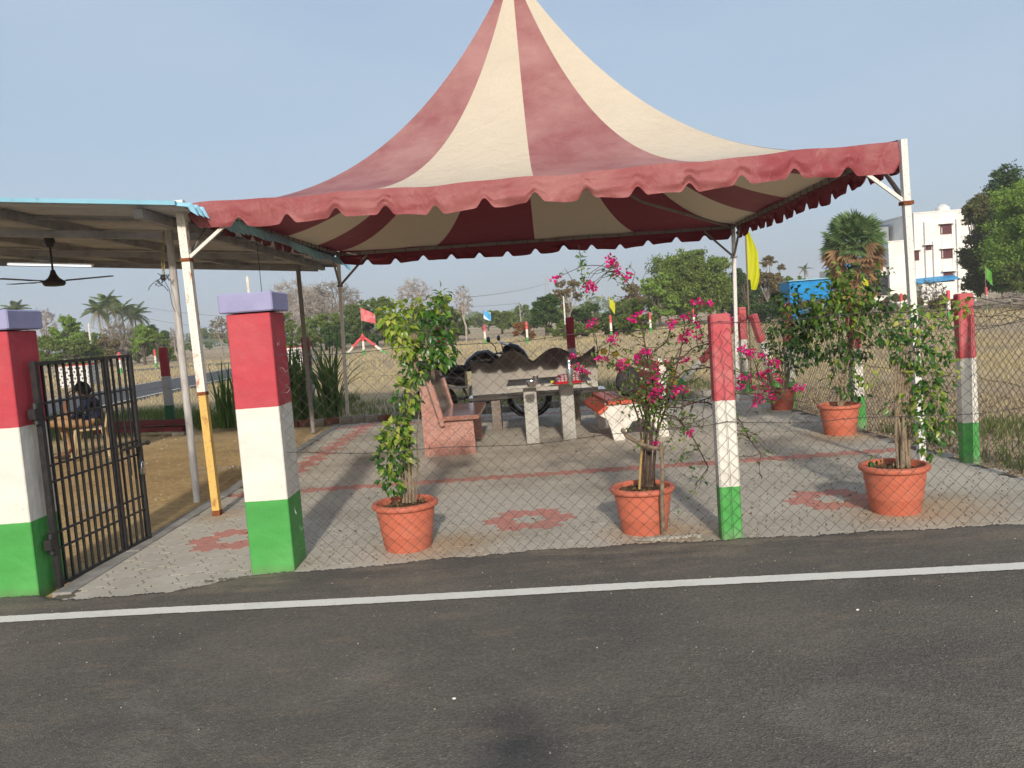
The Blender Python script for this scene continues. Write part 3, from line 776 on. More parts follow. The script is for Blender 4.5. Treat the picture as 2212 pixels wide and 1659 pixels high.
# hanging rope and wire knot
g = random.Random(12); kn = at(352, 600, 8.0); tp = at(352, 492, 8.0); tp.z = shz(tp.x) - .12
mb = MB()
for k in range(3):
    pts = [tp.lerp(kn, t) + Vector((.012 * sin(t * 7 + k * 2), .01 * k, 0)) for t in np.linspace(0, 1, 9)]; mb.tube(pts, .004, 5)
tag(mb.build('hanging_rope', simple('rope_yellow', (.34, .27, .13), .9, .1)), 'thin yellowish rope hanging from the shed edge by the grey pole', 'rope')
mb = MB()
for k in range(7):
    pts = [kn + Vector((g.gauss(0, .02), g.gauss(0, .02), g.gauss(0, .03)))]
    for q in range(5): pts.append(pts[-1] + Vector((g.uniform(-.055, .06), g.uniform(-.02, .02), g.uniform(-.05, .045))))
    mb.tube(pts, .0035, 4)
mb.tube([kn, kn + Vector((.05, 0, -.12)), kn + Vector((.06, 0, -.26)), kn + Vector((.085, 0, -.34))], .003, 4); mb.ball(kn, .028, 8)
tag(mb.build('wire_bundle', M['gate']), 'dark knotted wire bundle dangling beside the grey shed pole', 'wire')
a = at(556, 560, 11.0); a.z = shz(a.x) - .05 if a.x < -2.6 else a.z
mb = MB(); mb.tube([at(552, 470, 9.5), at(554, 520, 9.5), at(560, 575, 9.5), at(566, 640, 9.5)], .0035, 4)
tag(mb.build('hanging_wire', M['gate']), 'single thin wire hanging above the right gate pillar', 'wire')
# tube light
tl0, tl1 = at(16, 560, 13.0), at(203, 567, 13.0)
f_ = empty('tube_light', (0, 0, 0), 0, 'white tube light fixed under the rear edge of the shed roof', 'light')
zt = lambda x: shz(x) - .165
mb = MB(); mb.bar((tl0.x, 12.98, zt(tl0.x)), (tl1.x, 12.98, zt(tl1.x)), .04, .05); mb.build('housing', M['white_conc'], f_)
mb = MB(); mb.tube([(tl0.x + .03, 12.945, zt(tl0.x) - .01), (tl1.x - .03, 12.945, zt(tl1.x) - .01)], .014, 10); tm_ = simple('tube_lit', (.85, .87, .9), .3, .4); tm_.node_tree.nodes['Principled BSDF'].inputs['Emission Color'].default_value = (.9, .95, 1, 1); tm_.node_tree.nodes['Principled BSDF'].inputs['Emission Strength'].default_value = 1.0; mb.build('tube', tm_, f_)
# ceiling fan
hub = at(116, 602, 9.3); fan = empty('ceiling_fan', (hub.x, hub.y, 0), 0, 'dark three blade ceiling fan hanging under the shed roof', 'fan')
fm = simple('fan_dark', (.028, .018, .022), .35, .45)
zr = shz(hub.x) - .06
mb = MB(); mb.tube([(0, 0, hub.z), (0, 0, zr)], .012, 8); mb.build('down_rod', fm, fan, smooth=True)
mb = MB(); mb.lathe([(.001, zr - .13), (.03, zr - .13), (.06, zr - .08), (.05, zr - .01), (.03, zr)], 16); mb.build('canopy', fm, fan, smooth=True)
mb = MB(); mb.lathe([(.001, hub.z + .10), (.022, hub.z + .095), (.035, hub.z + .05), (.058, hub.z + .01), (.082, hub.z - .01), (.115, hub.z - .03), (.12, hub.z - .055), (.10, hub.z - .08), (.001, hub.z - .09)], 20); mb.build('motor', fm, fan, smooth=True)
for a in (R(8), R(164), R(186) + R(60)):
    mb = MB(); mb.box((.30, 0, 0), (.07, .03, .008)); mb.add([(.14 + .0, -.05, .006), (.62, -.065, .004), (.64, .0, .002), (.62, .055, -.004), (.14, .045, -.004), (.14, -.05, 0.012), (.62, -.065, .009), (.64, .0, .006), (.62, .055, .001), (.14, .045, .002)],
        [(4, 3, 2, 1, 0), (5, 6, 7, 8, 9), (0, 1, 6, 5), (1, 2, 7, 6), (2, 3, 8, 7), (3, 4, 9, 8), (4, 0, 5, 9)]); mb.box((.11, 0, .0), (.10, .03, .01))
    mb.build('blade', fm, fan, loc=(0, 0, hub.z - .035), rot=(R(4), R(-2), a))

# ================================================================ GATE
hg, eg = Vector((-3.125, 5.40, 0)), gnd(322, 1166)
hg = Vector((hg.x, hg.y, .01)); eg = Vector((eg.x, eg.y, .01)); gl = (eg - hg).length; gd = (eg - hg).normalized(); ga = math.atan2(gd.y, gd.x)
gate = empty('iron_gate', hg, ga, 'black barred iron gate leaf standing open between the pillars', 'gate')
GH = 1.50
def gp(name, fn, mt=None): mb = MB(); fn(mb); return mb.build(name, mt or M['gate'], gate)
gp('stile', lambda b: b.box((.0, 0, GH / 2), (.035, .04, GH + .03))); gp('stile', lambda b: b.box((gl, 0, GH / 2), (.035, .035, GH)))
gp('stile', lambda b: b.box((gl * .705, 0, GH / 2), (.032, .032, GH)))
for z in (.012, .25, .36, .70, .81, 1.13, 1.23, GH - .005): gp('rail', lambda b: b.bar((0.01, 0, z), (gl, 0, z), .014 if 0.1 < z < 1.4 else .022))
for i in range(1, 11):
    xx_ = gl * .705 * i / 10.5 * 1.0 + .0
    if i < 10.2: gp('bar', lambda b: b.bar((xx_, 0, .01), (xx_, 0, GH), .015, upv=(1, 0, 0)))
for i in range(1, 4): xx_ = gl * (.705 + .295 * i / 4); gp('bar', lambda b: b.bar((xx_, 0, .01), (xx_, 0, GH), .015, upv=(1, 0, 0)))
for z in (.30, 1.17): gp('hinge', lambda b: (b.tube([(-.03, 0, z - .07), (-.03, 0, z + .07)], .026, 10), b.box((-.05, .0, z), (.06, .05, .07))))
gp('bolt', lambda b: (b.tube([(gl - .30, -.03, .775), (gl + .09, -.03, .775)], .011, 8), b.tube([(gl + .075, -.03, .775), (gl + .10, -.03, .775)], .019, 8), b.box((gl - .02, -.02, .66), (.045, .02, .26)), b.box((gl - .2, -.02, .66), (.02, .015, .2))))
pl = empty('padlock', hg + Vector((gd.x * (gl - .0), gd.y * (gl - .0) - .03, .0)), ga, 'small shiny steel padlock hanging from the gate latch', 'padlock')
mb = MB(); mb.box((.0, -.03, .565), (.055, .024, .055), bev=.006); mb.build('lock_body', M['steel'], pl)
mb = MB(); mb.tube([(-.017, -.03, .59), (-.017, -.03, .625), (0, -.03, .643), (.017, -.03, .625), (.017, -.03, .59)], .0045, 6); mb.build('shackle', M['steel'], pl, smooth=True)

# maroon channels lying at the back of the yard
a, b = gnd(213, 942), gnd(404, 936)
for k, (dz, dy, lb) in enumerate(((.06, 0, 'lower of the two maroon steel channels lying behind the sand yard'), (.17, .05, 'upper of the two maroon steel channels lying behind the sand yard'))):
    mb = MB(); d = (b - a).normalized(); n = Vector((-d.y, d.x, 0)); p0, p1 = a + n * dy + Vector((0, 0, dz)), b + n * dy + Vector((0, 0, dz))
    mb.bar(p0, p1, .20, .012); mb.bar(p0 - n * .1 + Vector((0, 0, .035)), p1 - n * .1 + Vector((0, 0, .035)), .012, .085); mb.bar(p0 + n * .1 + Vector((0, 0, .035)), p1 + n * .1 + Vector((0, 0, .035)), .012, .085)
    tag(mb.build('steel_channel', M['maroon']), lb, 'channel', 'maroon steel channels')
for t_, lb in ((.06, 'pale block under the left end of the maroon channels'), (.93, 'pale block under the right end of the maroon channels')):
    p = a.lerp(b, t_); mb = MB(); mb.box((0, 0, .02), (.22, .16, .07), bev=.01); o = mb.build('support_block', M['conc'], loc=(p.x, p.y - .04, -.01)); tag(o, lb, 'block', 'support blocks')

# ================================================================ FURNITURE
# pink granite bench, seen end-on
pk = empty('granite_bench', (-.80, 9.78, 0), -.03, 'speckled pink granite bench seen end on, seat towards the table', 'bench')
prof = [(-.31, 0), (.31, 0), (.30, .44), (-.045, .44), (-.14, .86), (-.31, .86)]
for y_ in (.04, 1.32):
    mb = MB(); mb.prism([(p[0], p[1]) for p in prof], lambda p: Vector((p[0], y_ - .035, p[1])), lambda p: Vector((p[0], y_ + .035, p[1]))); mb.build('side_slab', M['granite_pink'], pk)
mb = MB(); mb.bar((.13, -.07, .455), (.13, 1.45, .455), .50, .05); mb.build('seat', M['granite_pink2'] if 'granite_pink2' in M else M.setdefault('granite_pink2', granite('granite_pink_polished', (.30, .12, .085), (.22, .085, .065), (.40, .22, .17), 130, .14, .15)), pk)
mb = MB(); N = 18; v = []
for i in range(N + 1):
    y_ = -.06 + 1.5 * i / N; hz = .96 + .07 * sin(i / N * pi * 4)
    lean = (hz - .40) * .24
    v += [(-.06 - lean - .05, y_, hz), (-.06 - lean, y_, hz), (-.06 + .0 + .012, y_, .37), (-.11 + .012, y_, .37)]
f = [(4 * i + j, 4 * i + (j + 1) % 4, 4 * i + 4 + (j + 1) % 4, 4 * i + 4 + j) for i in range(N) for j in range(4)] + [(3, 2, 1, 0), (4 * N, 4 * N + 1, 4 * N + 2, 4 * N + 3)]
mb.add(v, f); mb.build('backrest', M['granite_brown'], pk)
mb = MB(); mb.bar((-.055, -.065, .37), (-.055 - .13, -.065, .92), .014, .05, upv=(1, 0, 0)); mb.build('backrest_end', M['granite_pink'], pk)
# black granite bench with wavy back
bb = empty('granite_bench', (.33, 11.9, 0), -.03, 'black granite bench with wavy backrest behind the table', 'bench')
W_ = 1.86; N = 60; v = []
for i in range(N + 1):
    x_ = -W_ / 2 + W_ * i / N; t = i / N
    # high at both ends, two humps with a notch in the middle
    def hump(u): return .20 * sin(pi * min(max(u, 0), 1)) ** 1.15
    if t < .5: hz = .945 + .17 * sin(pi * max(0, (t - .16) / .34)) ** 1.2 * (t > .16) + (.12 * (1 - t / .16) ** 1.3 if t < .16 else 0) * .6
    else: hz = .945 + .17 * sin(pi * min(1, (t - .5) / .36)) ** 1.2 * (t < .86) + (.16 * ((t - .86) / .14) ** 1.3 if t > .86 else 0)
    ln = .20 * (hz - .5); v += [(x_, .24 + ln, hz), (x_, .20 + ln, hz), (x_, .20, .50), (x_, .24, .50)]
f = [(4 * i + j, 4 * i + (j + 1) % 4, 4 * i + 4 + (j + 1) % 4, 4 * i + 4 + j) for i in range(N) for j in range(4)] + [(3, 2, 1, 0), (4 * N, 4 * N + 1, 4 * N + 2, 4 * N + 3)]
mb = MB(); mb.add(v, f); mb.build('backrest', M['granite_black'], bb)
mb = MB(); mb.box((.02, .02, .475), (W_ + .12, .52, .045), bev=.006); mb.build('seat', M['granite_black'], bb)
for x_ in (-.58, .56):
    mb = MB(); mb.box((x_, .02, .225), (.13, .42, .45), bev=.005); mb.build('leg', M['leg_grey'], bb)
# table
tb = empty('granite_table', (.45, 10.62, 0), -.03, 'pale speckled granite table with two slab legs under the tent', 'table')
mb = MB(); mb.box((.02, .0, .735), (1.06, 1.05, .04), bev=.008); mb.build('table_edge', M['granite_grey'], tb)
mb = MB(); mb.box((.02, .0, .7575), (1.055, 1.045, .005)); mb.build('table_top', M['granite_top'] if 'granite_top' in M else M.setdefault('granite_top', granite('granite_table_polished', (.11, .10, .095), (.085, .08, .075), (.18, .17, .16), 210, .13, .1)), tb)
for x_ in (-.225, .24):
    for y_ in (-.32, .34):
        mb = MB(); mb.box((x_, y_, .357), (.165, .10, .715), bev=.006); mb.build('leg', M['granite_grey'], tb)
# right bench: white concrete ends with orange-red slats
rb = empty('concrete_bench', (1.46, 10.02, 0), .05, 'white concrete garden bench with orange red slats, backpack on it', 'bench')
pr = [(-.26, 0), (-.13, 0), (-.10, .12), (-.02, .22), (.10, .25), (.22, .20), (.27, .10), (.28, 0), (.42, 0), (.40, .25), (.41, .50), (.44, .96), (.34, .97), (.31, .62), (.28, .445), (-.30, .445), (-.40, .40), (-.43, .33), (-.34, .28), (-.29, .14)]
for y_ in (0, 1.12):
    mb = MB(); mb.prism(pr, lambda p: Vector((p[0], y_ - .04, p[1])), lambda p: Vector((p[0], y_ + .04, p[1]))); mb.build('end_frame', M['white_conc'], rb)
for i, (x_, z_, a_) in enumerate(((-.385, .395, -.62), (-.245, .472, 0), (-.09, .472, 0), (.07, .472, 0), (.22, .472, .1))):
    mb = MB(); mb.box((0, 0, 0), (.14, 1.30, .045), bev=.006); mb.build('seat_slat', M['red_slat'], rb, loc=(x_, .56, z_), rot=(0, a_, 0))
for i, (x_, z_) in enumerate(((.285, .60), (.30, .74), (.315, .88))):
    mb = MB(); mb.box((0, 0, 0), (.04, 1.30, .11), bev=.006); mb.build('back_slat', M['red_slat'], rb, loc=(x_, .56, z_), rot=(0, .1, 0))
# backpack
bp = empty('backpack', (at(1354, 860, 10.4).x, 10.4, .495), .2, 'dark grey backpack leaning on the slatted bench', 'backpack')
bk = simple('nylon_dark', (.045, .045, .05), .6, .3, c2=(.03, .03, .032), sc=20, bump=.4, bsc=40)
mb = MB(); mb.ball((0, 0, .19), .19, 16, sc=(.85, .62, 1.05)); mb.build('bag_body', bk, bp, smooth=True, rot=(0, .15, 0))
mb = MB(); mb.ball((-.02, -.12, .13), .13, 14, sc=(.9, .5, .8)); mb.build('front_pocket', bk, bp, smooth=True)
mb = MB(); mb.tube([(.02, -.05, .40), (.0, -.17, .34), (-.03, -.21, .2), (-.02, -.19, .05), (.0, -.1, -.01), (.01, -.11, -.10)], .012, 6); mb.build('strap', bk, bp, smooth=True)
mb = MB(); mb.tube([(-.14, -.175, .17), (-.05, -.21, .20), (.05, -.2, .2)], .004, 4); mb.build('zip', M['steel'], bp)
# things on the table
ZT = .76
def on_table(px, py, name, label, cat, fn, mt, rot=0):
    p = gnd(px, py, ZT); mb = MB(); fn(mb); o = mb.build(name, mt, loc=(p.x, p.y, ZT), rot=(0, 0, rot), smooth=True, angle=35); return tag(o, label, cat)
on_table(1149, 836, 'steel_bowl', 'small stainless steel bowl at the left on the table', 'bowl', lambda b: b.lathe([(.001, .004), (.04, .0), (.052, .012), (.06, .05), (.067, .075), (.064, .076), (.057, .05), (.048, .014), (.001, .01)], 24), M['steel'])
on_table(1158, 829, 'steel_tumbler', 'stainless steel tumbler behind the bowl', 'tumbler', lambda b: b.lathe([(.001, 0), (.028, 0), (.036, .1), (.034, .1), (.026, .004), (.001, .004)], 20), M['steel'])
on_table(1172, 833, 'steel_cup', 'tiny steel cup right of the bowl on the table', 'cup', lambda b: b.lathe([(.001, 0), (.015, 0), (.02, .03), (.018, .03), (.001, .004)], 16), M['steel'])
on_table(1193, 829, 'lime', 'yellow green lime on the table', 'fruit', lambda b: b.ball((0, 0, .022), .022, 12, sc=(1, .9, .95)), simple('lime', (.55, .62, .04), .4, .3, c2=(.45, .55, .04)))
on_table(1191, 834, 'spoon', 'steel spoon beside the lime', 'spoon', lambda b: (b.tube([(-.05, 0, .006), (.04, .01, .008)], .003, 6), b.ball((.06, .012, .007), .02, 10, sc=(1.1, .7, .25))), M['steel'], .3)
bp_ = gnd(1236, 832, ZT)
bo = empty('steel_bottle', (bp_.x - .0, bp_.y + .28, ZT), 0, 'tall stainless steel bottle standing behind the folded cloth', 'bottle')
mb = MB(); mb.lathe([(.001, 0), (.034, 0), (.036, .01), (.036, .17), (.03, .20), (.019, .225), (.019, .25)], 24); mb.build('bottle_body', M['steel'], bo, smooth=True)
mb = MB(); mb.lathe([(.021, .245), (.022, .28), (.018, .285), (.001, .285)], 20); mb.build('bottle_cap', M['steel'], bo, smooth=True)
# folded checked cloth
def plaid():
    t = NT('plaid_cloth'); x, y = t.xyz(0), t.xyz(1)
    fx = t.math('GREATER_THAN', t.math('FRACT', t.math('MULTIPLY', x, 22)), .62); fy = t.math('GREATER_THAN', t.math('FRACT', t.math('MULTIPLY', y, 22)), .62)
    c = t.mix(fx, (.50, .42, .42), (.42, .05, .08)); c = t.mix(t.math('MULTIPLY', fy, .6), c, (.30, .03, .07)); t.col(c); t.rough(.9); t.bump(t.noise(30, 3), .5, .01); return t.m
M['plaid'] = plaid(); M['redcloth'] = simple('cloth_red', (.50, .025, .035), .85, .1, bump=.4, bsc=30)
def sheet(mb, cx, cy, z, w, d, h, seed, mi=0):
    g = random.Random(seed); nx_, ny_ = 10, 8; v = []
    for lay in (0, 1):
        for j in range(ny_ + 1):
            for i in range(nx_ + 1):
                u, q = i / nx_ - .5, j / ny_ - .5; rr_ = max(abs(u), abs(q)) * 2
                v.append((cx + u * w * (1 + .04 * sin(q * 9 + seed)), cy + q * d * (1 + .05 * sin(u * 8)), z + (h * (1 - rr_ ** 6 * .7) + .006 * sin(u * 19 + seed) * cos(q * 14) if lay else 0)))
    K = (nx_ + 1) * (ny_ + 1); f = []
    for j in range(ny_):
        for i in range(nx_):
            a = j * (nx_ + 1) + i; f += [(a, a + nx_ + 1, a + nx_ + 2, a + 1), (K + a, K + a + 1, K + a + nx_ + 2, K + a + nx_ + 1)]
    rim = [i for i in range(nx_ + 1)] + [(j) * (nx_ + 1) + nx_ for j in range(1, ny_ + 1)] + [ny_ * (nx_ + 1) + i for i in range(nx_ - 1, -1, -1)] + [j * (nx_ + 1) for j in range(ny_ - 1, 0, -1)]
    f += [(rim[k], rim[(k + 1) % len(rim)], K + rim[(k + 1) % len(rim)], K + rim[k]) for k in range(len(rim))]
    mb.add(v, f, mi)
cl = empty('folded_cloth', (gnd(1228, 828, ZT).x, gnd(1228, 828, ZT).y + .08, ZT), .1, 'folded red and white checked cloths piled at the right end of the table', 'cloth')
mb = MB(); sheet(mb, .0, 0, 0.0, .37, .24, .03, 1); mb.build('red_cloth', M['redcloth'], cl, smooth=True)
for k in range(3):
    mb = MB(); sheet(mb, .0 + .008 * k, .015, .028 + .027 * k, .30 - .03 * k, .21 - .01 * k, .027, 2 + k); mb.build('checked_cloth', M['plaid'], cl, smooth=True)
# ================================================================ MOTORCYCLE (parked behind the benches)
bkp = simple('bike_black', (.012, .012, .016), .22, .5); rub = simple('rubber', (.02, .02, .02), .8, .2); alu = simple('bike_alloy', (.35, .35, .36), .35, .5, metal=.8); seatm = simple('bike_seat', (.018, .018, .018), .65, .3)
mc = empty('motorcycle', (.02, 13.25, 0), -.06, 'black motorcycle parked behind the benches, front to the right', 'motorcycle')
mc.location = (-.50, 13.15, 0); mc.rotation_euler = (0, 0, -.2); mc.scale = (1.17, 1.05, 1.05)
def part(name, mt, fn, parent=None, sm=True):
    mb = MB(); fn(mb); return mb.build(name, mt, parent or mc, smooth=sm)
def wheel(cx):
    Mx = Matrix.Rotation(pi / 2, 3, 'X')
    w_ = part('wheel', rub, lambda b: b.lathe([(.235, -.045), (.275, -.055), (.305, -.03), (.312, 0), (.305, .03), (.275, .055), (.235, .045), (.235, -.045)], 36, (cx, 0, .312), M=Mx))
    mb = MB(); mb.lathe([(.205, -.035), (.237, -.035), (.237, .035), (.205, .035), (.205, -.035)], 32, (cx, 0, .312), M=Mx)
    for k in range(6): a = k * pi / 3; mb.bar((cx, 0, .312), (cx + .21 * cos(a), 0, .312 + .21 * sin(a)), .03, .02)
    mb.lathe([(.001, -.06), (.05, -.06), (.05, .06), (.001, .06)], 16, (cx, 0, .312), M=Mx); mb.lathe([(.001, -.07), (.12, -.07), (.12, -.066), (.001, -.066)], 20, (cx, 0, .312), M=Mx)
    mb.build('rim', alu, w_, smooth=True)
wheel(-.66); wheel(.66)
def loft(b, secs, n=14):
    """secs: (x, z centre, half width, half height)"""
    v = []
    for x, z, wy, hz in secs:
        for k in range(n): a = 2 * pi * k / n; v.append((x, wy * cos(a) * (1 if sin(a) < 0 else .92), z + hz * sin(a)))
    f = [(i * n + k, i * n + (k + 1) % n, (i + 1) * n + (k + 1) % n, (i + 1) * n + k) for i in range(len(secs) - 1) for k in range(n)]
    f += [tuple(range(n - 1, -1, -1)), tuple((len(secs) - 1) * n + k for k in range(n))]
    b.add(v, f)
part('tank', bkp, lambda b: loft(b, [(-.22, .82, .05, .05), (-.16, .86, .12, .10), (-.02, .92, .16, .15), (.14, .93, .16, .15), (.27, .88, .10, .10), (.31, .86, .04, .05)]))
part('seat', seatm, lambda b: loft(b, [(-.92, .93, .04, .02), (-.84, .93, .10, .04), (-.6, .905, .13, .05), (-.35, .83, .14, .05), (-.15, .81, .10, .05)]))
part('tail', bkp, lambda b: loft(b, [(-1.02, .93, .02, .012), (-.94, .90, .05, .05), (-.75, .82, .10, .08), (-.45, .70, .11, .12), (-.2, .64, .09, .14)]))
part('side_panel', alu, lambda b: b.prism([(-.62, .64), (-.38, .56), (-.12, .55), (-.30, .50), (-.5, .54)], lambda p: Vector((p[0], -.125, p[1])), lambda p: Vector((p[0], -.115, p[1]))), sm=False)
part('grab_rail', alu, lambda b: b.tube([(-.68, -.12, .90), (-.9, -.12, .97), (-1.0, -.08, .98), (-1.0, .08, .98), (-.9, .12, .97), (-.68, .12, .90)], .012, 8))
part('engine', alu, lambda b: (b.box((.02, 0, .42), (.34, .24, .26), bev=.03), b.box((.12, 0, .60), (.17, .17, .20), rot=Matrix.Rotation(.4, 3, 'Y'), bev=.02), b.lathe([(.001, -.14), (.10, -.14), (.11, -.10), (.11, 0)], 18, (-.02, 0, .40), M=Matrix.Rotation(pi / 2, 3, 'X'))), sm=False)
part('frame', bkp, lambda b: (b.tube([(.36, 0, .86), (.30, 0, .55), (.22, 0, .28), (-.15, 0, .26), (-.25, 0, .5), (-.3, 0, .78)], .02, 8), b.tube([(.36, 0, .86), (-.3, 0, .80), (-.8, 0, .86)], .02, 8), b.bar((-.22, -.11, .36), (-.68, -.11, .312), .03, .04), b.bar((-.22, .11, .36), (-.68, .11, .312), .03, .04)))
part('exhaust', alu, lambda b: b.tube([(.22, -.12, .50), (.26, -.13, .32), (.05, -.14, .22), (-.25, -.15, .25), (-.5, -.16, .30), (-.82, -.16, .40)], [.02, .02, .022, .03, .045, .045], 10))
part('fork', alu, lambda b: (b.tube([(.66, -.085, .312), (.40, -.085, .95)], .019, 8), b.tube([(.66, .085, .312), (.40, .085, .95)], .019, 8), b.box((.43, 0, .86), (.05, .22, .03))))
part('front_mudguard', bkp, lambda b: [b.add([(.66 + .335 * cos(a), y, .312 + .335 * sin(a)) for a in (R(150 - i * 18), R(132 - i * 18)) for y in (-.065, 0, .065)], [(0, 1, 4, 3), (1, 2, 5, 4)]) for i in range(7)])
part('handlebar', bkp, lambda b: b.tube([(.24, -.36, 1.01), (.33, -.2, 1.02), (.40, -.08, .98), (.40, .08, .98), (.33, .2, 1.02), (.24, .36, 1.01)], .013, 8))
part('headlamp_cowl', bkp, lambda b: loft(b, [(.36, 1.02, .09, .09), (.46, 1.03, .13, .13), (.56, .98, .13, .14), (.64, .92, .09, .11), (.69, .88, .03, .05)]))
part('windscreen', simple('smoked_screen', (.05, .055, .07), .12, .6), lambda b: b.add([(.36, -.11, 1.16), (.36, .11, 1.16), (.56, .12, 1.08), (.56, -.12, 1.08), (.30, -.09, 1.20), (.30, .09, 1.20), (.36, -.11, 1.145), (.36, .11, 1.145), (.56, .12, 1.065), (.56, -.12, 1.065)], [(0, 3, 2, 1), (0, 1, 5, 4), (6, 7, 8, 9), (0, 6, 9, 3), (1, 2, 8, 7)]), sm=False)
for s_ in (-1, 1):
    mi_ = part('mirror', bkp, lambda b: (b.tube([(.30, .22 * s_, 1.02), (.29, .25 * s_, 1.12), (.24, .33 * s_, 1.20)], .007, 6), b.ball((.23, .36 * s_, 1.235), .065, 14, sc=(.35, 1.1, .72))))
    part('mirror_glass', M['steel'], lambda b: b.ball((.216, .36 * s_, 1.235), .055, 12, sc=(.18, 1.1, .72)), mi_)
part('tail_lamp', simple('lamp_red', (.3, .01, .01), .2, .5), lambda b: b.box((-1.0, 0, .90), (.03, .10, .05), bev=.008))
part('side_stand', bkp, lambda b: b.tube([(-.05, -.14, .25), (-.12, -.24, .02)], .012, 6))
part('rear_mudguard', bkp, lambda b: b.bar((-.86, 0, .80), (-1.02, 0, .50), .12, .012))

# ================================================================ POTS AND PLANTS
def leaf_mesh(name, C, D, U, L, Wd, mat, curl=.25):
    """C base points, D direction, U approx normal, L length, Wd width : folded, drooping leaves (4 tris each)"""
    n = len(C); D = D / np.linalg.norm(D, axis=1, keepdims=True)
    Rr = np.cross(D, U); Rr /= np.maximum(np.linalg.norm(Rr, axis=1, keepdims=True), 1e-6); U = np.cross(Rr, D)
    L = np.broadcast_to(L, n)[:, None]; Wd = np.broadcast_to(Wd, n)[:, None]
    b = C; m_ = C + D * L * .45 - U * L * .02; l_ = C + D * L * .42 - Rr * Wd * .5 + U * Wd * .14; r_ = C + D * L * .42 + Rr * Wd * .5 + U * Wd * .14; t_ = C + D * L * .95 - U * L * curl
    V = np.stack([b, l_, m_, r_, t_], 1).reshape(-1, 3); k = (np.arange(n) * 5)[:, None]
    F = np.concatenate([k + [0, 2, 1], k + [0, 3, 2], k + [1, 2, 4], k + [2, 3, 4]], 1).reshape(-1, 3)
    return np_mesh(name, V, F, mat)
def rand_dirs(n, g):
    v = g.normal(size=(n, 3)); return v / np.linalg.norm(v, axis=1, keepdims=True)
POT = [(.168, 0.0000), (.172, 0.0089), (.188, 0.1106), (.190, 0.1133), (.190, 0.1195), (.192, 0.1212), (.204, 0.2213), (.206, 0.2230), (.206, 0.2301), (.209, 0.2319), (.216, 0.3053), (.233, 0.3089), (.243, 0.3168), (.246, 0.3292), (.243, 0.3434), (.232, 0.3505), (.215, 0.3522), (.208, 0.3452), (.205, 0.3009), (.001, 0.2965)]
def pot(p, label, s=1.0, mt='plasticpot', rz=0):
    e = empty('plant_pot', (p[0], p[1], 0), rz, label, 'pot', 'terracotta plastic pots')
    mb = MB(); mb.lathe([(r_ * s, z_ * s) for r_, z_ in POT[:11]], 48); mb.build('pot_body', M[mt], e, smooth=True, angle=30)
    mb = MB(); mb.lathe([(r_ * s, z_ * s) for r_, z_ in POT[10:19]], 48); mb.build('rim', M[mt], e, smooth=True)
    g = np.random.default_rng(int(abs(p[0]) * 100)); mb = MB(); v = [(0, 0, .312 * s)]
    for r_ in (.07, .14, .20):
        for k in range(20): a = 2 * pi * k / 20; v.append((r_ * s * cos(a), r_ * s * sin(a), .308 * s + g.uniform(-.012, .014)))
    f = [(0, 1 + k, 1 + (k + 1) % 20) for k in range(20)] + [(1 + r_ * 20 + k, 21 + r_ * 20 + k, 21 + r_ * 20 + (k + 1) % 20, 1 + r_ * 20 + (k + 1) % 20) for r_ in (0, 1) for k in range(20)]
    mb.add(v, f); mb.build('soil', M['soil'], e, smooth=True)
    n = 130; a = g.uniform(0, 2 * pi, n); r_ = np.sqrt(g.uniform(0, 1, n)) * .19 * s
    C = np.stack([r_ * np.cos(a), r_ * np.sin(a), .314 * s + g.uniform(0, .015, n)], 1); D = rand_dirs(n, g); D[:, 2] = np.abs(D[:, 2]) * .4
    o = link_mesh('leaf_litter', leaf_mesh('leaf_litter', C, D, np.tile([0, 0, 1.], (n, 1)), .05, .012, M['litter']), e); o['kind'] = 'stuff'
    return e
M['soil'] = simple('soil', (.12, .075, .04), .95, .1, c2=(.07, .045, .03), sc=30, bump=1, bsc=60, bd=.01)
M['litter'] = leafmat('leaf_litter', (.30, .19, .09), (.17, .10, .05), trans=.1, rough=.8)
M['ficus'] = leafmat('ficus_leaf', (.022, .085, .014), (.075, .20, .022), (.34, .42, .06), trans=.28, rough=.32, spec=.5)
M['ficus_yellow'] = leafmat('ficus_leaf_young', (.14, .25, .03), (.36, .42, .06), (.55, .52, .14), trans=.35, rough=.35, spec=.4)
M['ficus_mid'] = leafmat('ficus_leaf_mid', (.05, .12, .02), (.14, .24, .035), (.40, .42, .08), trans=.3, rough=.35, spec=.4)
M['ficus_dark'] = leafmat('ficus_leaf_dark', (.014, .045, .012), (.04, .10, .018), (.16, .22, .04), trans=.2, rough=.35, spec=.4)
M['boug_leaf'] = leafmat('bougainvillea_leaf', (.05, .12, .02), (.13, .22, .04), (.30, .30, .06), trans=.3)
M['bract'] = leafmat('bougainvillea_bract', (.58, .015, .19), (.86, .05, .34), (.66, .04, .13), trans=.35, rough=.6, spec=.2)
M['stem'] = simple('stem_grey', (.32, .25, .17), .85, .1, c2=(.18, .13, .09), sc=30, bump=.8, bsc=50, bd=.006, streak=(2, 2, .5))
M['stem_dark'] = simple('stem_dark', (.11, .075, .055), .85, .1, c2=(.06, .04, .03), sc=30, bump=.6, bsc=50)
def stems(e, paths, r0, r1, mt, name='stem', n=7):
    for pts in paths:
        mb = MB(); k = len(pts); mb.tube(pts, [r0 + (r1 - r0) * i / (k - 1) for i in range(k)], n); mb.build(name, mt, e, smooth=True)
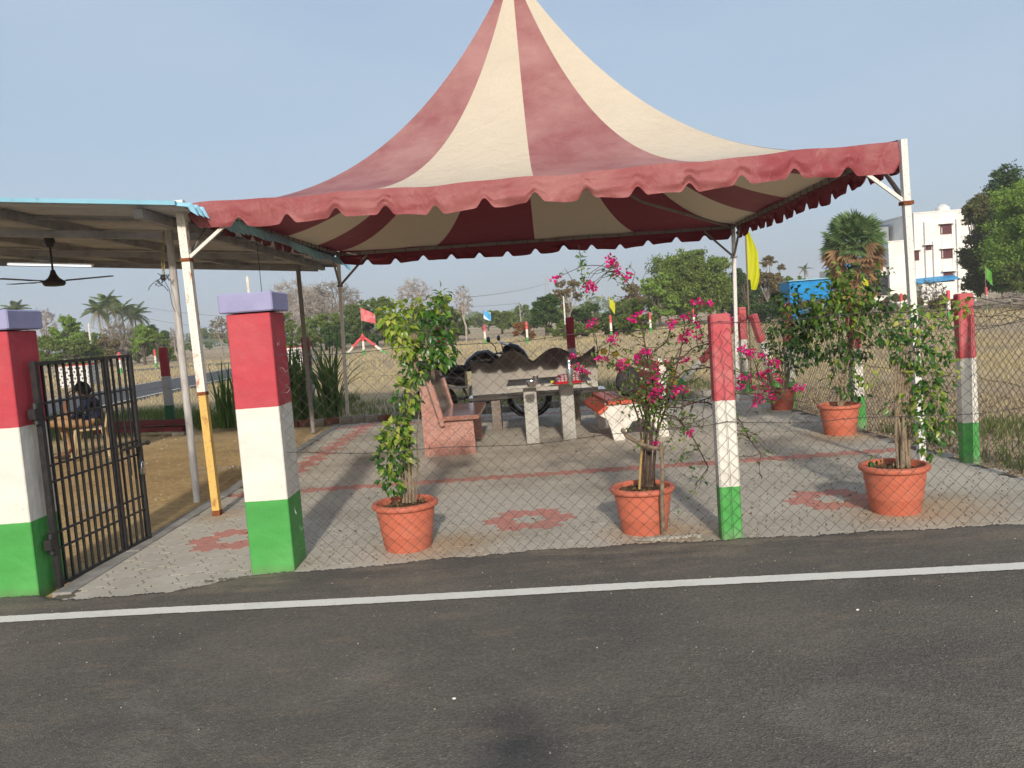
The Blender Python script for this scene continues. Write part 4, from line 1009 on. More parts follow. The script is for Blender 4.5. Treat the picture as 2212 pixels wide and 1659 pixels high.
def blobs(base, spec, g, leafn_per_m2=0):
    """spec: (px, py, rx_px, ry_px, count, depth offset): leafy clumps placed in the plane of the plant, real depth added"""
    C = []; D = []
    for px, py, rx, ry, cnt, dy in spec:
        c = at(px, py, base.y + dy); k = (base.y + dy) / FPX; rx, ry = rx * k, ry * k
        n = cnt; v = rand_dirs(n, g); rad = g.uniform(.45, 1.0, n)[:, None] ** .5
        sc = np.array([rx, min(rx, ry) * .95, ry])
        lump = 1 + .16 * np.sin(v[:, :1] * 5 + v[:, 2:] * 7) + .10 * np.sin(v[:, 1:2] * 11 + v[:, 2:] * 9)
        P = v * rad * sc * lump + np.array(c); P[:, 2] += 0
        C.append(P); dd = v * .9 + g.normal(0, .45, (n, 3)); dd[:, 2] -= .45; D.append(dd)
    return np.concatenate(C), np.concatenate(D)
def foliage(name, e, C, D, L, W_, mat, g, stuff=True, curl=.25):
    n = len(C); U = np.tile([0, -.25, 1.], (n, 1)) + g.normal(0, .35, (n, 3))
    o = link_mesh(name, leaf_mesh(name, C - np.array(e.location), D, U, L * g.uniform(.75, 1.3, n), W_ * g.uniform(.85, 1.3, n), mat, curl), e); o['kind'] = 'stuff'; return o
def plant(p, label, name='potted_fig', cat='plant', group=None):
    return empty(name, (p[0], p[1], .34), 0, label, cat, group)
P1, P2, P3, P4, P5 = gnd(883, 1182), gnd(1393, 1146), gnd(1935, 1103), gnd(1815, 937), gnd(1690, 884)
pot(P1, 'nearest left pot, white sticker on its side, holding the clipped spiral fig', .96); pot(P2, 'pot of the bougainvillea beside the front post', .93); pot(P3, 'large pot at the right foreground near the asphalt', .97)
pot(P4, 'fourth pot, further back on the right, half behind the front right one', .98); pot(P5, 'farthest and darkest pot near the corner of the right fence', .86, 'plasticpot2')
mb = MB(); mb.box((0, 0, 0), (.016, .004, .016), bev=.001); tag(mb.build('sticker', M['white_conc'], loc=(P1.x - .0, P1.y - .195, .235), rot=(R(-6), 0, 0)), 'small white paper sticker on the nearest left pot', 'sticker')
g1 = np.random.default_rng(31)
def loc_pts(base, pix, dy=None):
    return [at(px, py, base.y + (dy[i] if dy else 0)) - Vector((base.x, base.y, .34)) for i, (px, py) in enumerate(pix)]
# --- plant 1
pl1 = plant(P1, 'spiral clipped fig with pale young leaves in the nearest left pot', group='potted plants')
stems(pl1, [loc_pts(P1, [(872 + 7 * k, 1086), (868 + 8 * k, 1020), (866 + 7 * k, 960), (878 + 3 * k, 880), (893 + k * 3, 800), (888 + 4 * k, 720)], [.02 * (k % 2), -.01, .02, 0, .02 * k * .3, 0]) for k in range(4)], .011, .005, M['stem'])
stems(pl1, [loc_pts(P1, [(898, 1085), (903, 1000), (900, 950), (906, 880), (912, 850)])], .007, .004, M['wood'])
C, D = blobs(P1, [(852, 985, 40, 50, 180, 0), (848, 1035, 26, 30, 70, -.02), (858, 940, 28, 24, 70, 0), (872, 905, 16, 16, 20, 0), (878, 855, 24, 36, 70, 0), (896, 805, 28, 28, 80, .02),
    (930, 725, 40, 44, 170, .04), (962, 745, 22, 34, 80, .05), (905, 765, 30, 20, 50, 0), (950, 775, 26, 18, 50, .03), (940, 672, 28, 22, 46, .02), (958, 640, 14, 14, 16, 0)], g1)
foliage('foliage', pl1, C, D, .062, .030, M['ficus'], g1)
C, D = blobs(P1, [(858, 700, 36, 42, 120, -.03), (838, 690, 24, 32, 46, -.05), (872, 745, 26, 30, 50, -.05), (890, 665, 30, 16, 36, -.02), (850, 940, 38, 30, 60, -.05), (858, 925, 26, 18, 30, -.04), (845, 985, 40, 40, 40, -.06), (875, 855, 26, 36, 36, -.05), (950, 650, 20, 22, 26, 0)], g1)
foliage('young_foliage', pl1, C, D, .060, .032, M['ficus_yellow'], g1)
# --- plant 3
pl3 = plant(P3, 'fig with several thick pale stems in the right foreground pot', group='potted plants')
sp = []
for k in range(7):
    o_ = (k - 3) * 3.2
    sp.append(loc_pts(P3, [(1952 + o_ * 1.2, 1012), (1950 + o_ * 1.5 + 4 * sin(k), 950), (1946 + o_ * 1.7 + 5 * cos(k * 2), 890), (1950 + o_ * 1.7, 830), (1958 + o_ * 2.2, 760), (1972 + o_ * 3, 700)], [.03 * sin(k * 2), .03 * cos(k), .02 * sin(k), 0, 0, 0]))
stems(pl3, sp, .0125, .005, M['stem'])
stems(pl3, [loc_pts(P3, [(1950, 830), (1925, 790), (1890, 745), (1865, 720), (1845, 712)]), loc_pts(P3, [(1975, 720), (2010, 700), (2050, 672), (2085, 655)]), loc_pts(P3, [(1985, 770), (2010, 790), (2040, 815)])], .006, .003, M['stem'], 'branch')
C, D = blobs(P3, [(1995, 800, 40, 56, 140, 0), (2015, 855, 36, 36, 80, 0), (1988, 900, 32, 46, 60, 0), (2010, 960, 24, 34, 50, 0), (1970, 760, 44, 40, 110, 0), (2030, 740, 34, 50, 70, .05), (1925, 720, 40, 30, 50, 0), (1960, 700, 40, 40, 90, 0), (2000, 690, 26, 26, 30, .05), (1932, 880, 20, 14, 14, 0), (1890, 990, 14, 14, 8, 0), (2020, 915, 30, 40, 50, 0)], g1)
foliage('foliage', pl3, C, D, .058, .028, M['ficus'], g1)
C, D = blobs(P3, [(2000, 870, 40, 30, 40, -.05), (1990, 840, 40, 50, 40, -.05), (2060, 665, 34, 20, 34, 0), (2088, 655, 16, 20, 12, 0), (1985, 690, 50, 34, 46, -.03), (1870, 815, 18, 20, 14, 0), (2040, 800, 30, 26, 24, 0), (1990, 935, 30, 20, 14, -.03)], g1)
foliage('young_foliage', pl3, C, D, .056, .028, M['ficus_yellow'], g1)
# --- plant 4
pl4 = plant(P4, 'spreading fig with a broad crown of drooping leaves in the fourth pot', group='potted plants')
stems(pl4, [loc_pts(P4, [(1816 + o_, 885), (1814 + o_ * 2, 845), (1812 + o_ * 4, 800), (1812 + o_ * 8, 750), (1812 + o_ * 10, 700), (1815 + o_ * 12, 650)]) for o_ in (-3, 0, 2, 4)], .012, .005, M['stem'])
stems(pl4, [loc_pts(P4, [(1868, 712), (1900, 730), (1945, 780), (1960, 806)])], .010, .006, M['wood'], 'branch')
C, D = blobs(P4, [(1770, 735, 56, 42, 230, .0), (1740, 700, 44, 36, 110, 0), (1840, 755, 42, 28, 90, .05), (1890, 700, 32, 46, 90, .1), (1740, 760, 36, 28, 80, 0), (1820, 820, 34, 26, 50, 0), (1850, 610, 60, 30, 90, .1), (1895, 650, 30, 40, 90, .1), (1700, 640, 30, 24, 34, 0), (1910, 585, 18, 8, 10, .1), (1860, 850, 20, 12, 14, 0), (1715, 720, 24, 40, 60, 0)], g1)
foliage('foliage', pl4, C, D, .085, .042, M['ficus_dark'], g1)
C, D = blobs(P4, [(1810, 680, 70, 44, 200, -.08), (1790, 640, 60, 30, 110, -.05), (1840, 640, 56, 36, 130, -.05), (1860, 690, 34, 40, 80, -.05), (1770, 700, 40, 30, 60, -.08), (1815, 590, 22, 26, 40, 0), (1825, 770, 30, 30, 40, -.08), (1705, 650, 30, 26, 30, -.03), (1830, 840, 22, 14, 14, 0)], g1)
foliage('young_foliage', pl4, C, D, .085, .044, M['ficus_mid'], g1)
# --- plant 5
pl5 = plant(P5, 'dark leafy shrub in the farthest pot', 'potted_shrub', group='potted plants')
stems(pl5, [loc_pts(P5, [(1694 + o_, 845), (1694 + o_ * 2, 800), (1692 + o_ * 4, 750), (1690 + o_ * 6, 700)]) for o_ in (-5, -2, 1, 4, 6)], .012, .005, M['stem'])
C, D = blobs(P5, [(1690, 740, 36, 42, 150, 0), (1700, 790, 30, 24, 60, 0), (1680, 700, 30, 30, 80, 0), (1715, 690, 26, 40, 80, 0), (1660, 760, 14, 26, 30, 0), (1700, 650, 26, 20, 40, .1)], g1)
foliage('foliage', pl5, C, D, .085, .042, M['ficus_dark'], g1)
# --- bougainvillea
bg_ = plant(P2, 'bougainvillea with magenta flowers, bare arching stems spreading both sides of the post', 'bougainvillea', group='potted plants')
gb = random.Random(77)
def bz(base, pix, dys): return loc_pts(base, pix, dys)
main = []
for k in range(9):
    o_ = (k - 4) * 3.0
    main.append(bz(P2, [(1398 + o_ * 1.3, 1052), (1400 + o_ * 1.2 + 3 * sin(k * 3), 1000), (1402 + o_ * 1.3 + 4 * sin(k * 2), 950), (1402 + o_ * 2 + 5 * sin(k), 900), (1405 + o_ * 3.4, 860)], [.03 * sin(k), .02 * cos(k), .03 * sin(2 * k), .02 * k / 4, 0]))
stems(bg_, main, .009, .006, M['stem_dark'])
FZ5 = [(345, 460), (690, 530), (720, 560), (660, 500), (900, 290), (940, 330), (960, 395), (1050, 430), (890, 260), (720, 890), (690, 920), (1145, 835), (1110, 870), (1180, 810), (1555, 870), (1500, 900), (1640, 845), (1710, 690), (1780, 700), (1870, 710), (1760, 930), (1740, 900), (1590, 1050), (1640, 1075), (1770, 1040), (885, 1080), (925, 1040), (515, 1220), (545, 1340), (600, 1370), (640, 1390), (840, 1250), (785, 1245), (1000, 1320), (955, 1340), (1050, 1330), (990, 1290), (1270, 1185), (1200, 1200), (1450, 1285), (1350, 1350), (1330, 1460), (1340, 1560), (1290, 1600), (1270, 1640), (1380, 1540), (1490, 1530), (1600, 1540), (1550, 1580), (1640, 1560), (1150, 1240), (2080, 880), (1620, 1260), (1660, 990)]
FZ8 = [(60, 920), (110, 960), (150, 930), (140, 990), (260, 975), (330, 1030), (350, 1050), (400, 1065), (320, 1130), (220, 1190), (260, 1170), (290, 1200), (400, 1190), (430, 1225), (60, 1190), (120, 1210), (180, 1300), (270, 1290), (310, 1300), (240, 1380), (350, 1390), (190, 1450), (575, 1300), (640, 1310), (30, 1290)]
FD = [((1300 + x * .2532) / 1.1573, (580 + y * .2532) / 1.1573, 0) for x, y in FZ5] + [((1840 + x * .2532) / 1.1573, (640 + y * .2532) / 1.1573, 1) for x, y in FZ8]
FD += [(1418, 850, 0), (1437, 842, 0), (1455, 852, 0), (1408, 870, 0), (1490, 935, 0), (1416, 960, 0)]
BC, BD, LC, LD2, TW = [], [], [], [], []
spine = bz(P2, [(1398, 880), (1412, 830), (1400, 780), (1385, 700), (1378, 640), (1340, 590), (1312, 565)], [0, 0, .02, .03, .05, .05, .05])   # tall arching shoot
SP2 = [bz(P2, q, [0, .02, .05, .08, .1]) for q in ([(1400, 880), (1370, 830), (1330, 790), (1290, 770), (1260, 780)], [(1400, 880), (1440, 800), (1500, 750), (1540, 740), (1570, 770)], [(1405, 870), (1480, 800), (1560, 790), (1640, 820), (1690, 850)],
    [(1405, 880), (1470, 880), (1560, 850), (1640, 850), (1740, 870)], [(1402, 890), (1460, 900), (1500, 950), (1530, 1010), (1500, 1050)], [(1400, 900), (1450, 840), (1470, 760), (1480, 700), (1520, 660)], [(1400, 880), (1360, 860), (1310, 850), (1270, 830), (1240, 790)], [(1420, 860), (1530, 870), (1600, 910), (1620, 950), (1650, 990)], [(1405, 870), (1390, 800), (1410, 760), (1440, 740), (1450, 700)])]
stems(bg_, [spine] + SP2, .006, .003, M['stem_dark'], 'shoot', 6)
allp = [p for s_ in [spine] + SP2 for i in range(len(s_) - 1) for p in (s_[i], s_[i].lerp(s_[i + 1], .5))]
mbt = MB()
for fx, fy, side in FD:
    dy = gb.uniform(-.12, .16) + (.35 if side else 0)
    if 1500 < fx < 1620: dy = gb.uniform(.12, .3)
    c = at(fx, fy, P2.y + dy) - Vector((P2.x, P2.y, .34))
    near = min(allp, key=lambda p: (p - c).length + (0 if p.z < c.z + .1 else .25))
    midp = near.lerp(c, .5) + Vector((gb.uniform(-.03, .03), gb.uniform(-.03, .03), gb.uniform(0, .06)))
    mbt.tube([near, near.lerp(midp, .5) + Vector((gb.uniform(-.015, .015), 0, .01)), midp, midp.lerp(c, .6), c], [.003, .0028, .0025, .002, .0018], 4)
    big = gb.uniform(.014, .032)
    for q in range(int(9 + big * 420)):
        BC.append(c + Vector((gb.gauss(0, big * .62), gb.gauss(0, big * .5), gb.gauss(0, big * .5)))); BD.append((gb.gauss(0, 1), gb.gauss(-.4, 1), gb.gauss(0, 1)))
    for q in range(gb.choice((2, 4, 7))):
        LC.append(c + Vector((gb.gauss(0, .035), gb.gauss(0, .03), gb.gauss(-.02, .035)))); LD2.append((gb.gauss(0, 1), gb.gauss(0, 1), gb.gauss(-.3, .7)))
for k in range(230):          # bare twigs and small leaves through the shrub
    s_ = gb.choice(SP2 + [spine]); i = gb.randrange(len(s_) - 1); p = s_[i].lerp(s_[i + 1], gb.random()); d = Vector((gb.gauss(0, 1), gb.gauss(0, .7), gb.gauss(.25, .8))).normalized(); l_ = gb.uniform(.08, .28)
    pts = [p]; 
    for q in range(4): d = (d + Vector((gb.gauss(0, .25), gb.gauss(0, .25), gb.gauss(-.05, .25)))).normalized(); pts.append(pts[-1] + d * l_ / 4)
    mbt.tube(pts, [.0028, .0024, .002, .0016, .0012], 4)
    if gb.random() < .72:
        for q in range(gb.randint(2, 6)): LC.append(pts[gb.randrange(1, 5)] + Vector((gb.gauss(0, .012), gb.gauss(0, .012), gb.gauss(0, .012)))); LD2.append((gb.gauss(0, 1), gb.gauss(0, 1), gb.gauss(-.3, .7)))
for k in range(420):          # dense heart of the bush
    p = SP2[0][0].lerp(gb.choice(allp), gb.uniform(0, .45)) + Vector((gb.gauss(0, .06), gb.gauss(0, .06), gb.gauss(.02, .09))); LC.append(p); LD2.append((gb.gauss(0, 1), gb.gauss(0, 1), gb.gauss(-.3, .7)))
for k in range(90):           # leafy shoot tips at the top and hanging low to the right
    t = gb.random(); p = (at(1253 + gb.uniform(-5, 14), 545 + 85 * t, P2.y + .05) if k < 50 else at(1440 + 75 * t + gb.gauss(0, 12), 930 + 120 * t + gb.gauss(0, 12), P2.y)) - Vector((P2.x, P2.y, .34)); LC.append(p); LD2.append((gb.gauss(0, 1), gb.gauss(0, 1), gb.gauss(-.2, .7)))
mbt.tube(bz(P2, [(1312, 565), (1275, 590), (1262, 620), (1256, 585), (1252, 545), (1250, 530)], [.05] * 6), .002, 4); mbt.tube(bz(P2, [(1340, 590), (1300, 600), (1260, 640), (1220, 580), (1205, 600)], [.05] * 5), .002, 4)
o = mbt.build('twigs', M['stem_dark'], bg_); o['kind'] = 'stuff'
BC, BD, LC, LD2 = (np.array([tuple(v) for v in q]) for q in (BC, BD, LC, LD2)); g2 = np.random.default_rng(5)
o = link_mesh('flowers', leaf_mesh('flowers', BC, BD, rand_dirs(len(BC), g2), .030 * g2.uniform(.7, 1.2, len(BC)), .024, M['bract'], .12), bg_); o['kind'] = 'stuff'
k_ = g2.choice(len(BC), 120, replace=False); o = link_mesh('flower_centres', leaf_mesh('flower_centres', BC[k_] + np.array([0, -.016, 0]), rand_dirs(120, g2), rand_dirs(120, g2), .009, .008, M['white_conc'], 0), bg_); o['kind'] = 'stuff'
o = link_mesh('foliage', leaf_mesh('foliage', LC, LD2, rand_dirs(len(LC), g2) + np.array([0, 0, 1.]), .040 * g2.uniform(.6, 1.2, len(LC)), .022, M['boug_leaf'], .25), bg_); o['kind'] = 'stuff'
# stake and cut branch in front of the pot
mb = MB(); mb.tube([Vector(gnd(1433, 1156)), at(1430, 1080, P2.y - .24), at(1431, 1010, P2.y - .2), at(1428, 955, P2.y - .16)], [.017, .015, .014, .013], 9)
tag(mb.build('wooden_stake', M['wood'], smooth=True), 'upright wooden stake leaning on the front of the bougainvillea pot', 'stake')
mb = MB(); mb.tube([at(1344, 925, P2.y - .10), at(1353, 942, P2.y - .12), at(1385, 960, P2.y - .14), at(1412, 968, P2.y - .16), at(1436, 968, P2.y - .17)], [.010, .015, .015, .014, .011], 9); mb.tube([at(1350, 938, P2.y - .12), at(1342, 930, P2.y - .14)], .009, 8)
tag(mb.build('cut_branch', M['wood'], smooth=True), 'cut brown branch tied across the bougainvillea stems', 'branch')
mb = MB(); mb.tube([at(1381, 1056, P2.y - .03), at(1384, 1000, P2.y - .05), at(1388, 950, P2.y - .05)], .009, 8)
tag(mb.build('bamboo_stick', simple('bamboo', (.50, .33, .12), .6, .3)), 'yellow bamboo stick standing in the bougainvillea pot', 'stick')
# yellow garland pieces on the wire
yel = simple('paper_yellow', (.80, .56, .03), .6, .2)
for i, (px, py) in enumerate(((1303, 757), (1330, 768), (1370 - 17, 778), (1384 - 6, 783), (1437 - 18, 790), (1453, 806), (1456, 826))):
    p = at(px, py, 12.4); mb = MB(); g = random.Random(i)
    for q in range(3): mb.box((g.uniform(-.02, .02), g.uniform(-.02, .02), g.uniform(-.05, .05)), (.07, .01, .08), rot=Matrix.Rotation(g.uniform(-.6, .6), 3, 'Y') @ Matrix.Rotation(g.uniform(-.6, .6), 3, 'Z'))
    tag(mb.build('yellow_ribbon', yel, loc=p), 'one of the small yellow ribbons tied along the string behind the bougainvillea', 'ribbon', 'yellow ribbons on the string')
p0, p1 = at(1290, 750, 12.4), at(1500, 815, 12.4); mb = MB(); mb.tube([p0.lerp(p1, t) + Vector((0, 0, -.05 * sin(pi * t) + .01)) for t in np.linspace(0, 1, 12)], .003, 4)
tag(mb.build('ribbon_string', M['wire']), 'thin string carrying yellow ribbons behind the bougainvillea', 'string')

# ---- long leaved clumps beside the rear fence
M['cane'] = leafmat('cane_leaf', (.045, .11, .03), (.11, .20, .05), (.26, .28, .10), trans=.25, rough=.5)
def cane(x, y, n, h, label, seed, spread=.5):
    e = empty('cane_clump', (x, y, 0), 0, label, 'plant', 'long leaved clumps'); g = random.Random(seed)
    for k in range(n):
        a = g.uniform(0, 2 * pi); l_ = g.uniform(.65, 1.15) * h; out_ = g.uniform(.15, 1.0) * spread; w0 = g.uniform(.018, .034); N = 8
        bx, by = g.gauss(0, .07), g.gauss(0, .07); v = []; pv_ = None; d2 = Vector((cos(a), sin(a), 0)); side = Vector((-sin(a), cos(a), 0))
        for i in range(N + 1):
            t = i / N; hh = l_ * (t * 1.15 - .55 * out_ * t ** 2.4); p = Vector((bx, by, 0)) + d2 * (out_ * t ** 1.7 * h * .75) + Vector((0, 0, hh)); w_ = w0 * (1 - t ** 2.2) * (.5 + min(1, t * 4) * .5) + .001
            v += [p - side * w_ + Vector((0, 0, w_ * .5)), p, p + side * w_ + Vector((0, 0, w_ * .5))]
        f = [(3 * i + j, 3 * i + j + 1, 3 * i + 4 + j, 3 * i + 3 + j) for i in range(N) for j in (0, 1)]
        mb = MB(); mb.add(v, f); mb.build('leaf', M['cane'], e)
    return e
c1 = at(640, 905, 14.9); cane(at(628, 905, 14.6).x, 14.75, 46, 1.5, 'dark clump of long leaves right behind the right gate pillar', 1, .45)
cane(at(715, 895, 14.7).x, 14.75, 60, 1.55, 'tall arching clump of long green leaves beside the rear tent leg', 2, .8)
cane(at(650, 895, 14.9).x, 15.0, 30, 1.3, 'middle clump of long leaves by the shaded fence post', 5, .6)
cane(at(478, 908, 14.6).x, 14.9, 34, 1.05, 'low clump of long leaves left of the right gate pillar', 3, .5)
cane(at(508, 905, 14.6).x, 14.8, 26, 1.1, 'long leaved tuft half hidden behind the left side of the right gate pillar', 4, .5)
# ================================================================ PEOPLE
def skin_body(name, verts, edges, radii, mat, parent, root=0, sub=2):
    me = bpy.data.meshes.new(name); me.from_pydata(verts, edges, []); o = bpy.data.objects.new(name, me); COL.objects.link(o)
    sk = o.modifiers.new('s', 'SKIN'); sk.use_smooth_shade = True
    for i, sv in enumerate(me.skin_vertices[0].data):
        r_ = radii[i]; sv.radius = r_ if isinstance(r_, tuple) else (r_, r_); sv.use_root = (i == root)
    ss = o.modifiers.new('u', 'SUBSURF'); ss.levels = sub; ss.render_levels = sub
    dg = bpy.context.evaluated_depsgraph_get(); nm = bpy.data.meshes.new_from_object(o.evaluated_get(dg))
    bpy.data.objects.remove(o); nm.name = name; nm.materials.clear()
    for m_ in (mat if isinstance(mat, list) else [mat]): nm.materials.append(m_)
    return link_mesh(name, nm, parent)
skin_m = simple('skin_brown', (.20, .095, .055), .55, .3, c2=(.15, .07, .04), sc=6)
hair_m = simple('hair_black', (.010, .009, .009), .6, .3)
navy = simple('shirt_navy', (.018, .026, .06), .85, .15, c2=(.012, .016, .035), sc=8, bump=.3, bsc=25)
khaki = simple('trousers_khaki', (.36, .22, .115), .85, .15, c2=(.27, .16, .08), sc=8, bump=.3, bsc=25)
# seated man on a plastic chair, turned to the left
cb = gnd(205, 982); cb.y = 12.3; cb.x = at(203, 980, 12.3).x
chair = empty('plastic_chair', (cb.x, cb.y, 0), R(200), 'beige plastic chair under the seated man in the shed yard', 'chair')
pc = simple('plastic_beige', (.50, .38, .22), .45, .35, c2=(.44, .33, .19))
# local frame: +x is where the sitter faces
mb = MB(); mb.box((0, 0, .42), (.42, .42, .03), bev=.01); mb.build('seat', pc, chair)
mb = MB(); mb.prism([(-.20, 0), (.20, 0), (.21, .2), (.16, .40), (0, .44), (-.16, .40), (-.21, .2)], lambda p: Vector((-.20 - p[1] * .22, p[0], .43 + p[1])), lambda p: Vector((-.225 - p[1] * .22, p[0], .43 + p[1]))); mb.build('backrest', pc, chair)
for sx in (-1, 1):
    for sy in (-1, 1): mb = MB(); mb.bar((.18 * sx, .18 * sy, .42), (.25 * sx, .24 * sy, 0), .05, .035); mb.build('leg', pc, chair)
for sy in (): mb = MB(); mb.tube([(-.25, .23 * sy, .62), (.1, .24 * sy, .63), (.19, .23 * sy, .60), (.2, .21 * sy, .42)], .018, 6); mb.build('armrest', pc, chair)
man = empty('person', (cb.x, cb.y, 0), R(200), 'person in navy shirt and khaki trousers sitting cross legged on a plastic chair', 'person')
Vb = [(-.05, 0, .52), (-.07, 0, .62), (-.06, 0, .74), (-.02, 0, .84), (.02, 0, .89), (.045, 0, .93), (.065, 0, .99), (.08, 0, 1.06),
      (.0, -.10, .53), (.24, -.13, .58), (.43, -.13, .62), (.36, -.11, .42), (.30, -.05, .14), (.34, -.05, .07), (.46, -.04, .05),
      (.0, .10, .53), (.22, .13, .54), (.42, .12, .56), (.62, -.02, .50), (.80, -.12, .42), (.90, -.14, .40),
      (-.01, -.19, .82), (-.04, -.25, .70), (.04, -.26, .60), (.16, -.20, .60), (.24, -.14, .62), (.29, -.12, .63),
      (-.01, .19, .82), (.10, .25, .70), (.20, .24, .64), (.26, .16, .78), (.23, .10, .91), (.22, .08, .96)]
Eb = [(0, 1), (1, 2), (2, 3), (3, 4), (4, 5), (5, 6), (6, 7), (0, 8), (8, 9), (9, 10), (10, 11), (11, 12), (12, 13), (13, 14), (0, 15), (15, 16), (16, 17), (17, 18), (18, 19), (19, 20),
      (3, 21), (21, 22), (22, 23), (23, 24), (24, 25), (25, 26), (3, 27), (27, 28), (28, 29), (29, 30), (30, 31), (31, 32)]
Rb = [(.15, .13), (.14, .12), (.15, .12), (.13, .09), (.06, .06), (.052, .055), (.085, .078), (.07, .065), .09, .085, .065, .055, .042, .045, .03, .09, .085, .065, .055, .042, .03, .055, .048, .042, .035, .028, .024, .055, .048, .042, .036, .028, .026]
man.scale = (1.08, 1.25, 1.0)
body = skin_body('body', Vb, Eb, Rb, [skin_m, navy, khaki], man)
me = body.data
for p in me.polygons:
    c = p.center
    if c.z > .90 or (c.x > .17 and c.z > .66): p.material_index = 0
    elif c.z > .57 and c.x < .20 and not (c.x > .08 and c.z < .61): p.material_index = 1
    elif c.x > .84 or (c.z < .13): p.material_index = 0
    elif c.y < -.2 and c.x > -.02 and c.z > .60 and c.x > .06: p.material_index = 0
    else: p.material_index = 2
mb = MB(); mb.ball((.055, 0, 1.045), .100, 16, sc=(1.0, .86, .92)); mb.ball((.02, 0, 1.0), .088, 14, sc=(.9, .9, 1.0)); mb.build('hair', hair_m, man, smooth=True)
mb = MB(); mb.ball((.155, 0, .985), .016, 8, sc=(1.2, .8, 1.4)); mb.ball((.07, -.082, .99), .022, 8, sc=(.8, .35, 1.2)); mb.ball((.07, .082, .99), .022, 8, sc=(.8, .35, 1.2)); mb.build('face', skin_m, man, smooth=True)
mb = MB()
for k in range(4): a = (k - 1.5) * .013; mb.tube([(.225, .08 + a, .955), (.215, .078 + a, .985), (.195, .075 + a, 1.005), (.17, .07 + a, 1.01)], [.009, .0085, .008, .007], 6)
mb.tube([(.22, .055, .93), (.195, .045, .95), (.175, .045, .96)], [.010, .009, .008], 6); mb.build('hand', skin_m, man, smooth=True)
mb = MB(); mb.ball((.92, -.145, .375), .06, 10, sc=(1.5, .7, .6)); mb.ball((.40, -.045, .035), .06, 10, sc=(1.8, .75, .6)); mb.build('sandals', simple('leather', (.07, .04, .03), .6, .3), man, smooth=True)
# the photographer, whose shadow falls on the road
ph = empty('person', (.05, -1.18, .02), 0, 'person taking the photograph, whose head and arms cast the shadow at the bottom', 'person')
Vb = [(0, 0, .92), (0, 0, 1.08), (0, .0, 1.25), (0, 0, 1.40), (0, .01, 1.47), (0, .015, 1.53), (0, .03, 1.60), (0, .02, 1.67), (-.10, 0, .88), (-.13, .02, .50), (-.14, 0, .10), (-.14, .03, .04), (-.14, .16, .03), (.10, 0, .88), (.13, .02, .50), (.14, 0, .10), (.14, .03, .04), (.14, .16, .03),
      (-.19, 0, 1.38), (-.23, .10, 1.20), (-.14, .30, 1.36), (-.085, .42, 1.46), (.19, 0, 1.38), (.23, .10, 1.20), (.14, .30, 1.36), (.085, .42, 1.46)]
Eb = [(0, 1), (1, 2), (2, 3), (3, 4), (4, 5), (5, 6), (6, 7), (0, 8), (8, 9), (9, 10), (10, 11), (11, 12), (0, 13), (13, 14), (14, 15), (15, 16), (16, 17), (3, 18), (18, 19), (19, 20), (20, 21), (3, 22), (22, 23), (23, 24), (24, 25)]
Rb = [(.16, .11), (.15, .11), (.17, .12), (.14, .09), .06, .055, (.085, .095), (.07, .08), .095, .065, .045, .05, .03, .095, .065, .045, .05, .03, .055, .045, .036, .03, .055, .045, .036, .03]
b2_ = skin_body('body', Vb, Eb, Rb, [khaki], ph)
b2_.data.materials.append(skin_m); b2_.data.materials.append(navy)
for p in b2_.data.polygons: c = p.center; p.material_index = 1 if (c.z > 1.46 or c.y > .2 and c.z > 1) else 2 if c.z > .92 else 0
mb = MB(); mb.ball((0, .0, 1.655), .10, 14, sc=(.9, 1.0, .85)); mb.build('hair', hair_m, ph, smooth=True)
mb = MB()
for s_ in (-1, 1):
    for k in range(4): mb.tube([(.09 * s_, .43, 1.44 + .022 * k), (.075 * s_, .47, 1.445 + .022 * k), (.05 * s_, .475, 1.45 + .02 * k)], [.011, .010, .008], 6)
    mb.tube([(.085 * s_, .41, 1.45), (.06 * s_, .42, 1.49)], [.013, .009], 6)
mb.build('hands', skin_m, ph, smooth=True)
mb = MB(); mb.box((0, .455, 1.49), (.155, .009, .075), bev=.002); o = mb.build('mobile_phone', M['gate'], loc=(.05, -1.18, .02)); tag(o, 'black mobile phone held up behind the camera position', 'phone')

# ================================================================ FAR THINGS
# small boundary markers in the field
mm = MB(); mm.box((0, 0, .75), (.15, .15, 1.5), bev=.01, taper=.92); mme = mm.mesh('marker', M['marker'])
MK = [(338, 795, 'far marker post beyond the lane, left of the maroon fence post'), (262, 808, 'far marker post seen through the right half of the gate'), (152, 800, 'far marker post rising above the white lattice block'), (82, 815, 'far marker post beside the left gate pillar'),
      (694, 757, 'far marker post left of the red flag'), (1049, 744, 'far marker post under the blue flag'), (1140, 742, 'far marker post above the motorcycle mirrors'), (1232, 735, 'far marker post left of the maroon rear post'), (1321, 728, 'far marker post under the small yellow flag'),
      (1406, 720, 'far marker post between the magenta flowers in the middle'), (1500, 712, 'far marker post just left of the front middle post'), (1705, 700, 'far marker post behind the darkest pot plant'), (2131, 668, 'far marker post at the right edge under the green flag'), (2050, 690, 'far marker post just left of the near right post'), (1948, 682, 'far marker post behind the fig in the right foreground')]
for px, py, lb in MK:
    p = gnd(px, py); o = link_mesh('marker_post', mme, None, (p.x, p.y, -.03)); tag(o, lb, 'marker post', 'tricolour marker posts in the field')
